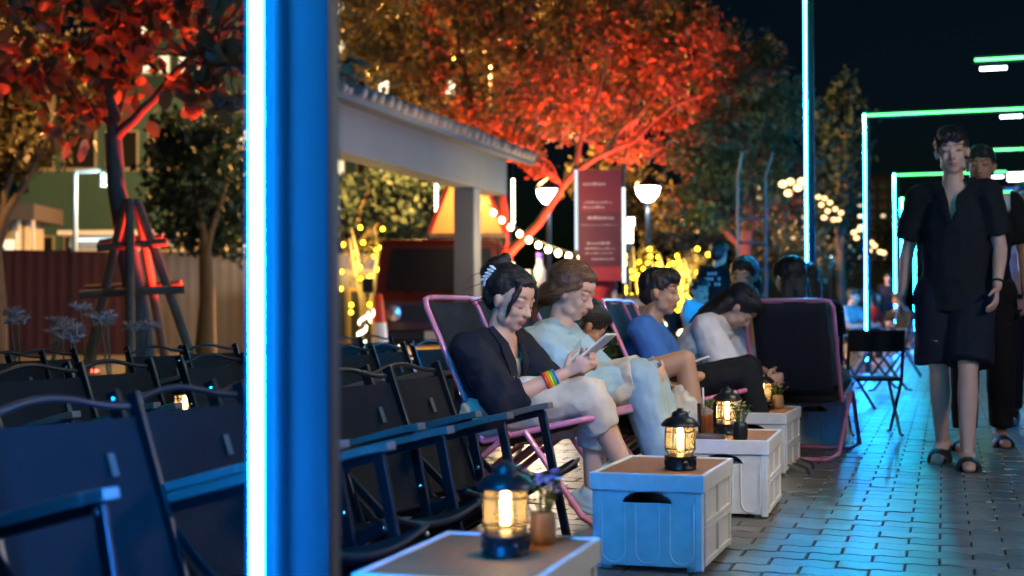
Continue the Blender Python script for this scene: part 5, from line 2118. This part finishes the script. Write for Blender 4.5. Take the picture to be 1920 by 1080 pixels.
def fairy_tree(label, px, zc, top_y, base_y, wd, n, rope=True, seed=0):
    r = random.Random(seed)
    b = gp(px, zc)
    t = thing('fairy_light_tree', label, 'lit shrub', b, 0, 'small trees wound with fairy lights')
    top = at(px, top_y, zc).z
    mid = at(px, base_y, zc).z
    k = zc / FPX
    stems = []
    for j in range(4):
        e = V((r.uniform(-1, 1) * wd * k, r.uniform(-.5, .5) * wd * k, top * r.uniform(.86, 1)))
        pts = crook(V((r.uniform(-.08, .08), 0, -.05)), e, 5, .12, r)
        MB().tube(pts, [.05, .042, .035, .028, .02, .012], 7).build('stem', M_pale_bark, t, True)
        stems.append(pts)
        if rope:
            rp = []
            for q in range(26):
                f = q / 25
                c = pts[0].lerp(pts[1], min(1, f * 2)) if f < .5 else pts[1].lerp(pts[2], f * 2 - 1)
                rp.append(c + V((math.cos(q * 1.1), math.sin(q * 1.1), 0)) * .055)
            MB().tube(rp, .020, 6).build('rope_light', E_fw, t, True)
    me = MB().ell((0, 0, 0), (.032, .032, .032), None, 8, 6).mesh('fairy_light', E_fy, True)
    for i in range(n):
        s_ = r.choice(stems)
        f = r.uniform(.35, 1) * 4.99
        j = int(f)
        p = s_[j].lerp(s_[j + 1], f - j) + V((r.gauss(0, .16), r.gauss(0, .16), r.gauss(0, .12)))
        o = link('fairy_light', me, t)
        o.location = p
    lv, lf = leaf_cloud([((V((0, 0, (top + mid) / 2))), (wd * k, wd * k, (top - mid) / 2), 260)], .07, True, seed, 12)
    tag(link('foliage', mesh_np('foliage', lv, lf, L_mid), t), kind='stuff')
    lamp('fairy_glow', t, (0, -.35, (top + mid) / 2), (1.0, .62, .12), 100, .3)
    return t


fairy_tree('small fairy-light tree left of the van, above the cone', 690, 21, 425, 545, 32, 26, True, 31)
fairy_tree('fairy-light tree with glowing yellow dots behind the seated man in blue', 1235, 21, 455, 560, 52, 90, True, 32)
fairy_tree('fairy-light tree left of the standing man in a black shirt', 1300, 20, 470, 560, 38, 48, True, 33)
fairy_tree('fairy-light tree just right of the van, behind the woman with the bun', 745, 23, 480, 560, 14, 8, True, 34)

# ------------------------------------------------------------------ fence, planting bed, lilies
M_sheet = mat('beige_sheet_metal', (0.36, 0.32, 0.31), 0.55, 0.2, 0.2, 1.5)
M_sheet2 = mat('maroon_sheet_metal', (0.13, 0.035, 0.035), 0.55, 0.2, 0.2, 1.5)
fz = 26.0
f0, f1 = gp(-260, fz), gp(780, fz + 3.5)
fe = thing('hoarding_fence', 'corrugated beige site fence with a maroon panel behind the staked tree', 'fence', f0, math.atan2(f1.y - f0.y, f1.x - f0.x))
fl = (f1 - f0).length
pw = 1.22
npan = int(fl / pw)
sheets = {}
for m_ in (M_sheet, M_sheet2):
    a = MB()
    nw = 24
    vs, fs = [], []
    for i in range(nw + 1):
        x = (pw - .02) * i / nw
        d = .003 * (1 if (i // 2) % 2 else -1)
        vs += [(x, d, .0), (x, d, 2.0)]
    for i in range(nw):
        fs.append((2 * i, 2 * i + 2, 2 * i + 3, 2 * i + 1))
    a.add(vs, fs)
    sheets[m_.name] = a.mesh('panel', m_)
for i in range(npan):
    xx = i * pw
    ppx = proj(f0 + (f1 - f0).normalized() * (xx + pw / 2))[0]
    o = link('panel', sheets[(M_sheet2 if 55 < ppx < 215 else M_sheet).name], fe)
    o.location = (xx, 0, random.uniform(-.01, .01))
    o.rotation_euler = (0, 0, random.gauss(0, .004))
    MB().bx(xx - .04, xx + .02, .04, .10, -.06, 2.06).build('post', M_steel, fe)
M_soil = mat('bed_soil', (0.085, 0.06, 0.04), 0.95, 0, 0.5, 4, 0.6, 12)
bd = MB()
nx, nyb = 40, 8
vs, fs = [], []
for j in range(nyb + 1):
    for i in range(nx + 1):
        x = -16 + 9.3 * i / nx
        y_ = 9.0 + 8.0 * j / nyb
        h = .20 * math.sin(math.pi * j / nyb) * math.sin(math.pi * min(1, (nx - i) / 6 + .0)) if i > nx - 6 else .20 * math.sin(math.pi * j / nyb)
        vs.append((x, y_, -.05 + h + .05 * mnoise.noise(V((x * 2, y_ * 2, 0)))))
for j in range(nyb):
    for i in range(nx):
        p = j * (nx + 1) + i
        fs.append((p, p + 1, p + nx + 2, p + nx + 1))
bd.add(vs, fs)
tag(bd.build('planting_bed', M_soil, None, True), kind='structure')
M_petal = mat('lily_petal', (0.46, 0.38, 0.36), 0.6, transl=.3)
M_lleaf = mat('lily_leaf', (0.10, 0.12, 0.05), 0.5, var=.4, transl=.25)


def lily(label, p, h, seed):
    r = random.Random(seed)
    t = thing('spider_lily', label, 'plant', p, 0, 'white spider lilies in the bed')
    lf, stt, fl_ = MB(), MB(), MB()
    for k in range(16):
        an = r.uniform(0, 6.28)
        L_ = r.uniform(.35, .6)
        d = V((math.cos(an), math.sin(an), 0))
        s_ = V((-d.y, d.x, 0))
        pts = [d * (.03 + L_ * f * .8) + V((0, 0, .05 + L_ * (1.5 * f - 1.1 * f * f))) for f in (0, .3, .6, .85, 1)]
        ws = (.012, .018, .016, .009, .001)
        vs_ = []
        for q, w_ in zip(pts, ws):
            vs_ += [q - s_ * w_, q + s_ * w_]
        lf.add(vs_, [(2 * i, 2 * i + 1, 2 * i + 3, 2 * i + 2) for i in range(4)])
    for k in range(2):
        tp = V((r.uniform(-.12, .12), r.uniform(-.08, .08), h * r.uniform(.88, 1.05)))
        stt.tube([(0, 0, 0), (tp.x * .4, tp.y * .4, h * .5), tp], [.011, .009, .008], 6)
        for j in range(4):
            an = r.uniform(0, 6.28)
            c = tp + V((math.cos(an), math.sin(an), .35)) * .05
            fl_.ell(c, (.012, .012, .022), None, 8, 5)
            for i in range(6):
                b_ = 2 * math.pi * i / 6 + r.uniform(-.2, .2)
                d = V((math.cos(b_), math.sin(b_), r.uniform(-.2, 1.3))).normalized()
                s_ = V((-math.sin(b_), math.cos(b_), 0))
                L_ = r.uniform(.06, .10)
                fl_.add([c - s_ * .003, c + s_ * .003, c + d * L_ * .6 + s_ * .005 + V((0, 0, .012)), c + d * L_ + V((0, 0, -.012)), c + d * L_ * .6 - s_ * .005 + V((0, 0, .012))], [(0, 1, 2, 3, 4)])
    tag(lf.build('foliage', M_lleaf, t), kind='stuff')
    tag(stt.build('stem', M_lleaf, t, True), kind='stuff')
    tag(fl_.build('flower', M_petal, t), kind='stuff')


for i, (px, py, zc, lb) in enumerate(((40, 596, 10.4, 'white spider lily at the far left, above the camp chairs'), (88, 588, 10.9, 'white spider lily second from the left edge'), (128, 612, 10.2, 'white spider lily left of the stake frame, low bloom'),
                                      (168, 592, 10.8, 'white spider lily touching the left stake'), (212, 604, 10.2, 'white spider lily between the stakes'), (262, 620, 10.6, 'white spider lily under the middle stake'),
                                      (150, 630, 9.7, 'white spider lily nearest the third-row chairs'))):
    lily(lb, gp(px, zc), at(px, py, zc).z, 40 + i)

# ------------------------------------------------------------------ buildings behind
M_teal = mat('teal_render', (0.06, 0.16, 0.18), 0.8, 0, 0.3, .4, 0.1, 10)
M_roofs = mat('sheet_roof', (0.085, 0.075, 0.078), 0.7, 0, 0.3, 1)
M_wf = mat('window_frame', (0.45, 0.45, 0.44), 0.5)
E_win = emis('lit_window', (1.0, .80, .48), 1.1)
E_winb = emis('lit_window_bright', (1.0, .84, .55), 2.6)
M_dwin = mat('dark_pane', (0.02, 0.025, 0.03), 0.15)


def building(label, p, rz, w_, d_, h, wallm, nx, nz, lit, seed, win=(.9, 1.1), name='building', z0=1.0):
    r = random.Random(seed)
    t = thing(name, label, 'building', p, rz, 'buildings in the background')
    MB().bx(-w_ / 2, w_ / 2, 0, d_, -.06, h).build('wall', wallm, t)
    MB().bx(-w_ / 2 - .15, w_ / 2 + .15, -.15, d_ + .15, h + .002, h + .25).build('roof', M_roofs, t)
    sx = w_ / nx
    sz = (h - z0) / nz
    fr = MB().bx(-win[0] / 2 - .06, win[0] / 2 + .06, -.06, -.004, -win[1] / 2 - .06, win[1] / 2 + .06).mesh('window', M_wf)
    sl_ = MB().bx(-win[0] / 2 - .12, win[0] / 2 + .12, -.16, -.062, -win[1] / 2 - .12, -win[1] / 2 - .062).mesh('sill', M_wf)
    pn = {}
    for m_ in (E_win, E_winb, M_dwin):
        pn[m_.name] = MB().bx(-win[0] / 2, win[0] / 2, -.075, -.062, -win[1] / 2, win[1] / 2).mesh('pane', m_)
    for i in range(nx):
        for j in range(nz):
            o = link('window', fr, t)
            o.location = (-w_ / 2 + sx * (i + .5), 0, z0 + sz * (j + .5))
            m_ = (E_winb if r.random() < .35 else E_win) if r.random() < lit else M_dwin
            link('pane', pn[m_.name], o)
            link('sill', sl_, o)
    return t


bp1 = gp(190, 44)
building('teal building behind the fence and the staked tree', bp1, rad(17), 5.2, 6, 7.5, M_teal, 4, 2, .0, 1)
bp2 = gp(420, 52)
building('building with small lit windows behind the shadowy tree', bp2, rad(17), 6.5, 6, 12, M_teal, 9, 8, .62, 2, (.35, .6))
bp3 = gp(700, 60)
building('building glimmering through the crown above the shelter roof', bp3, rad(17), 7.5, 6, 18, M_teal, 8, 10, .5, 3, (.35, .55))
bp4 = gp(1530, 95)
building('far hotel front with rows of warm lights beside the tall arch post', bp4, rad(5), 11, 8, 9.5, M_teal, 15, 8, .35, 4, (.24, .16), z0=4.0)
# open sheds left of the teal building, site lamp mast
sd = thing('site_shed', 'low site shed with a flat roof at the left edge behind the fence', 'shed', gp(20, 34), rad(17))
MB().bx(-1.1, .62, -.2, 2, 3.05, 3.42).build('roof', M_roofs, sd)
MB().bx(-1.0, .2, .4, 1.8, -.06, 3.04).build('wall', mat('shed_wall', (.42, .40, .36), .8), sd)
for x in (.22, .55):
    MB().bx(x - .035, x + .035, -.1, -.03, -.06, 3.04).build('post', M_white, sd)
MB().bx(-.9, .1, .36, .398, 2.1, 2.6).build('window', E_win, sd)
MB().lathe([(.04, -.06), (.04, 2.72), (0, 2.73)], (.45, -.9, 0), 8).build('pipe', M_white, sd, True)
s3 = thing('site_cabin', 'pale site cabin with a lit strip behind the fence', 'cabin', gp(255, 36), rad(17))
MB().bx(-1.7, 1.1, 0, 3, -.06, 2.78).build('wall', mat('cabin_wall', (.30, .34, .36), .7), s3)
MB().bx(-1.9, 1.3, -.3, 3.2, 2.782, 2.9).build('roof', M_white, s3)
for x in (-1.4, -.8, -.2, .4):
    f_ = MB().bx(x - .02, x + .52, -.05, -.004, 1.7, 2.45).build('window', M_wf, s3)
    MB().bx(x + .03, x + .47, -.065, -.052, 1.75, 2.40).build('pane', mat('amber_pane', (.35, .22, .05), .3), f_)
MB().bx(-1.5, .2, -.29, -.25, 2.62, 2.70).build('strip_light', emis('cabin_strip', (.8, 1.0, .95), 1.6), s3)
M_galv0 = mat('mast_grey', (.22, .24, .25), .5)
mst = thing('lamp_mast', 'white lamp mast with a short arm behind the fence', 'lamp mast', gp(141, 31))
mh = at(141, 320, 31).z
MB().lathe([(.06, -.06), (.055, mh), (0, mh)], (0, 0, 0), 10).build('mast', M_galv0, mst, True)
MB().bx(.03, .85, -.03, .03, mh - .05, mh + .02).build('arm', M_white, mst)
MB().bx(.66, .88, -.05, .05, mh - .3, mh - .06).build('lamp_head', M_white, mst)
MB().box((.77, -.03, mh - .34), (.16, .1, .05)).build('lens', emis('mast_lens', (.9, 1, .98), 4), mst)
lamp('mast_light', mst, (.77, -.1, mh - .5), (.70, 1.0, 1.0), 150, .08)

# ------------------------------------------------------------------ stalls and things between
def counter(label, px, zc, w_, h, col, jars, seed):
    r = random.Random(seed)
    p = gp(px, zc)
    t = thing('drinks_counter', label, 'counter', p, rad(17))
    MB().bx(-w_ / 2, w_ / 2, 0, .6, 0, h - .05).build('body', col, t)
    MB().bx(-w_ / 2 - .04, w_ / 2 + .04, -.05, .65, h - .048, h).build('top', M_board, t)
    for i in range(3):
        MB().bx(-w_ / 2 + .03 + i * w_ / 3, -w_ / 2 - .03 + (i + 1) * w_ / 3, -.015, -.002, .12, h - .14).build('panel', M_stake, t)
    return p, t


cp, ct = counter('drinks counter behind the two women, set with pale jars', 985, 15.0, 1.3, .92, M_board, 6, 3)
M_jar = mat('pale_jar', (.70, .66, .58), .3, transl=.3)
for i, (x, hh, rr_, lb) in enumerate(((-.16, .34, .09, 'tall pale jar on the drinks counter, left of the women’s heads'), (.02, .26, .075, 'short pale jar on the drinks counter'), (.16, .44, .065, 'slim pale bottle on the drinks counter with a purple lid'))):
    pp = cp + Matrix.Rotation(rad(17), 3, 'Z') @ V((x, .25, .922))
    t = thing('jar', lb.replace('’', ''), 'jar', pp, 0, 'jars on the drinks counter')
    MB().lathe([(rr_ * .9, 0), (rr_, .02), (rr_, hh * .7), (rr_ * .55, hh * .86), (rr_ * .55, hh), (0, hh)], (0, 0, 0), 16).build('vessel', M_jar, t, True)
    MB().lathe([(rr_ * .6, hh + .001), (rr_ * .6, hh + .06), (0, hh + .06)], (0, 0, 0), 14).build('lid', mat('purple_lid', (.2, .08, .4), .5) if i == 2 else M_white, t, True)
cl = lamp('counter_light', ct, (0, .1, 1.75), (1.0, .70, .40), 110, .1)
cp2, ct2 = counter('bright stall counter below the banner', 1150, 17.5, 1.0, 1.0, mat('cream_board', (.62, .52, .40), .6), 0, 4)
MB().bx(-.46, -.18, -.03, -.016, .45, .9).build('menu_panel', emis('menu_a', (1.0, .72, .42), 1.1), ct2)
MB().bx(.0, .30, -.03, -.016, .40, .86).build('menu_panel', emis('menu_b', (1.0, .60, .35), .9), ct2)
M_sign = emis('small_white_sign', (1.0, .92, .75), 6)
sgn = thing('light_sign', 'small bright sign on a post right of the banner', 'sign', gp(1179, 19), rad(17))
zz0, zz1 = at(1179, 455, 19).z, at(1179, 412, 19).z
MB().lathe([(.025, -.06), (.025, zz0), (0, zz0)], (0, 0, 0), 8).build('post', M_steel, sgn, True)
MB().bx(-.08, .06, -.04, .04, zz0 + .001, zz0 + .22).build('lightbox', M_sign, sgn)
MB().bx(-.01, .08, -.039, .039, zz0 + .222, zz1 + .03).build('lightbox', M_sign, sgn)

# traffic cone and booth door near the van
cn = thing('traffic_cone', 'red traffic cone with a white band left of the van', 'cone', gp(712, 18.5))
M_cone = mat('cone_red', (.75, .05, .02), .5, transl=.2)
MB().bx(-.2, .2, -.2, .2, 0, .04).build('base', M_cone, cn)
MB().lathe([(.16, .041), (.115, .35), (.115, .351)], (0, 0, 0), 20).build('lower_cone', M_cone, cn, True)
MB().lathe([(.117, .35), (.085, .66), (.085, .66)], (0, 0, 0), 20).build('white_band', mat('cone_band', (.85, .85, .80), .35), cn, True)
MB().lathe([(.084, .661), (.035, 1.02), (.0, 1.04)], (0, 0, 0), 20).build('upper_cone', M_cone, cn, True)
bo = thing('glazed_booth', 'small booth with a yellow-framed glass door left of the cone', 'booth', gp(655, 27), rad(17))
M_yf = mat('yellow_frame', (.55, .36, .08), .5)
M_bw = mat('booth_glass', (.05, .06, .06), .1)
MB().bx(-.75, .5, .0, 1.2, -.06, 1.62).build('wall', mat('booth_wall', (.22, .20, .17), .7), bo)
for x0, x1, z0, z1_ in ((-.02, .03, 0, 1.2), (.42, .47, 0, 1.2), (-.02, .47, 1.2, 1.26), (-.02, .47, -.02, .04), (.20, .24, .04, 1.2)):
    MB().bx(x0, x1, -.04, -.003, z0, z1_).build('door_frame', M_yf, bo)
MB().bx(.03, .42, -.02, -.004, .04, 1.2).build('glass', M_bw, bo)
MB().bx(-.66, -.08, -.02, -.004, .3, 1.2).build('window', M_bw, bo)
lamp('booth_light', bo, (.25, -.5, 1.9), (1.0, .66, .25), 60, .1)

# metal ladder frame between the lamps
lz = 15.0
lp = gp(1418, lz)
lf_ = thing('metal_frame', 'grey ladder-like metal frame standing under the dark green tree', 'metal frame', lp, rad(17))
M_galv = mat('galvanised', (.20, .21, .22), .5, .4, .2, 8)
for px0, px1 in ((1385, 1390), (1437, 1448)):
    x0_, x1_ = (px0 - 1418) * lz / FPX, (px1 - 1418) * lz / FPX
    MB().tube([(x0_, 0, 0), (x0_, 0, 2.2), (x1_ + .02, 0, at(1418, 285, lz).z)], .015, 8).build('upright', M_galv, lf_, True)
for py in (555, 505, 455, 410):
    MB().tube([(-.18, .0, at(1418, py, lz).z), (.115, 0, at(1418, py, lz).z)], .014, 8).build('rung', M_galv, lf_, True)

# planter bush by the man in blue
pl = thing('planter_bush', 'leafy bush in a yellow-lit pot left of the man in blue', 'plant', gp(1152, 8.6))
MB().lathe([(.13, 0), (.17, .05), (.19, .34), (.20, .36), (.17, .36), (0, .33)], (0, 0, 0), 20).build('pot', mat('yellow_pot', (.62, .50, .06), .5), pl, True)
lv, lf2 = leaf_cloud([((0, 0, .55), (.20, .20, .22), 900)], .06, False, 77, 14)
tag(link('foliage', mesh_np('foliage', lv, lf2, L_green), pl), kind='stuff')
st_ = MB()
for k in range(10):
    st_.tube([(0, 0, .33), (math.cos(k) * .08, math.sin(k) * .08, .5), (math.cos(k) * .15, math.sin(k) * .15, .68)], .005, 5)
tag(st_.build('stem', M_bark, pl), kind='stuff')
pu = thing('pot_light', 'small yellow spotlight shining on the planter', 'spotlight', gp(1128, 8.2))
MB().lathe([(.04, 0), (.045, .06), (.03, .08), (0, .08)], (0, 0, 0), 12).build('housing', M_blackmetal, pu, True)
lamp('pot_beam', pu, (0, 0, .11), (.95, 1.0, .12), 5, .03, 'SPOT', 120, (.12, .35, .8))

# round tables and folding stools along the far walkway
def bar_table(label, p, rz=0.0, cat='table'):
    t = thing('folding_table', label, cat, p, rz, 'folding tables beyond the recliner')
    MB().bx(-.22, .22, -.20, .20, .575, .595).build('table_top', M_board, t, False, .006)
    for sx in (-1, 1):
        for sy in (-1, 1):
            MB().tube([(sx * .18, sy * .17, .573), (-sx * .16, sy * .17, .0)], .013, 8).build('leg', M_blackmetal, t, True)
    return t


bar_table('folding table behind the pink-framed recliner', gp(1600, 11.5), rad(5))
bar_table('cyan-lit folding table beyond the light arch', gp(1700, 17), rad(0))


def stool(label, p, rz):
    t = thing('folding_chair', label, 'chair', p, rz, 'folding chairs beyond the recliner')
    for sy in (-1, 1):
        MB().tube([(-.20, sy * .2, .78), (-.12, sy * .2, .40), (.18, sy * .2, .02), (.24, sy * .2, .012)], .012, 8).build('leg', M_blackmetal, t, True)
        MB().tube([(.16, sy * .18, .42), (-.15, sy * .18, .02), (-.20, sy * .18, .012)], .012, 8).build('leg', M_blackmetal, t, True)
    MB().bx(-.17, .22, -.2, .2, .405, .43).build('seat', C_black, t, False, .01)
    MB().box((-.185, 0, .70), (.02, .40, .16), Matrix.Rotation(rad(-12), 3, 'Y')).build('backrest', C_black, t, False, .008)
    return t


stool('black folding chair standing beyond the pink-framed recliner', gp(1630, 9.0), rad(108)).scale = (.85, .85, .85)
stool('black folding chair at the far table below the light arch', gp(1660, 14), rad(200))

# ------------------------------------------------------------------ people in the background
def stand(h=1.7):
    return walk(h, .03, -.03)


def sit(lean=.05):
    return dict(pel=(0, 0, .45), chest=(lean * .6, 0, .70), neck=(lean, 0, .84), head=(lean + .05, 0, .99), hr=(0, 10, 0),
                shL=(lean, .17, .79), elL=(lean + .12, .22, .56), wrL=(lean + .33, .12, .58), shR=(lean, -.17, .79), elR=(lean + .12, -.22, .56), wrR=(lean + .33, -.12, .58),
                hipL=(.03, .09, .45), knL=(.45, .12, .48), anL=(.46, .12, .09), hipR=(.03, -.09, .45), knR=(.45, -.12, .48), anR=(.46, -.12, .09))


bgp = [('man in a black shirt with pale lettering on its back, standing far behind', 1346, 13.5, 75, stand(1.45), C_black, C_navy, SHORT),
       ('child in a pale shirt beside the standing man in black', 1308, 13.0, -40, stand(1.05), C_white, C_grey, SHORT),
       ('person in white sitting behind the bending woman', 1402, 8.6, -95, sit(), C_white, C_navy, LONG),
       ('person in black with head turned away behind the black cap', 1516, 9.6, 100, sit(.02), C_black, C_black, LONG),
       ('distant person in grey at the tables left of the green corner arch', 1585, 20, -30, sit(.1), C_grey, C_navy, SHORT),
       ('distant person in red at the tables by the green corner arch', 1648, 22, 200, sit(.1), C_red, C_grey, LONG),
       ('distant person in pale clothes below the nested arches', 1700, 24, 160, sit(.1), C_pale, C_grey, SHORT),
       ('distant walker in dark clothes under the far arches', 1665, 34, -90, stand(1.7), C_navy, C_black, SHORT),
       ('stallkeeper in red behind the drinks counter', 1120, 16.2, -80, stand(1.5), C_red, C_black, LONG)]
for lb, px, zc, yw, J, cs, cp_, hr_ in bgp:
    ex = None
    if 'lettering' in lb:
        def ex(t, g, H):
            m = MB()
            for i in range(5):
                for j in range(3):
                    if (i * 3 + j) % 4:
                        m.box((-.128, -.07 + i * .035, 1.14 - j * .05), (.006, .024, .028))
            tag(m.build('back_print', mat('print_white', (.42, .44, .46), .7), t), kind='stuff')
    person(lb, gp(px, zc), yw, J, SK1, hr_, clothes=[dict(kind='shirt', name='shirt', mat=cs, sleeve=.7, vox=.014), dict(kind='pants', name='trousers', mat=cp_, len=1.9, vox=.014)], shoes=None, vox=.013, group='people in the background', extra=ex)
    if J.get('pel', (0, 0, 1))[2] < .6:
        c = stool('black folding stool under the ' + lb.split(' with')[0].split(' at ')[0], gp(px, zc), rad(yw))
        c.scale = (1, 1, 1)

# ------------------------------------------------------------------ far end of the walkway: screen and lamps
sc_ = thing('video_screen', 'bright blue video screen at the far right end of the walkway', 'screen', gp(1925, 42), rad(0))
z0, z1_ = at(1900, 420, 42).z, at(1900, 352, 42).z
MB().bx(-.62, .9, 0, .12, z0 - .06, z1_ + .06).build('frame', M_blackmetal, sc_)
MB().bx(-.56, .84, -.02, -.004, z0, z1_).build('display', emis('blue_screen', (.01, .12, .9), 1.3), sc_)
for x in (-.4, .7):
    MB().bx(x - .05, x + .05, .02, .10, -.06, z0 - .061).build('leg', M_steel, sc_)
fl2 = thing('flood_lamp', 'white flood lamp above the blue screen', 'lamp', gp(1912, 38))
zf = at(1912, 331, 38).z
MB().bx(-.26, .5, -.08, .08, zf - .1, zf + .1).build('lens', emis('flood_white', (.85, .96, 1), 10), fl2)
MB().bx(.0, .08, .081, .16, -.06, zf + .16).build('post', M_steel, fl2)
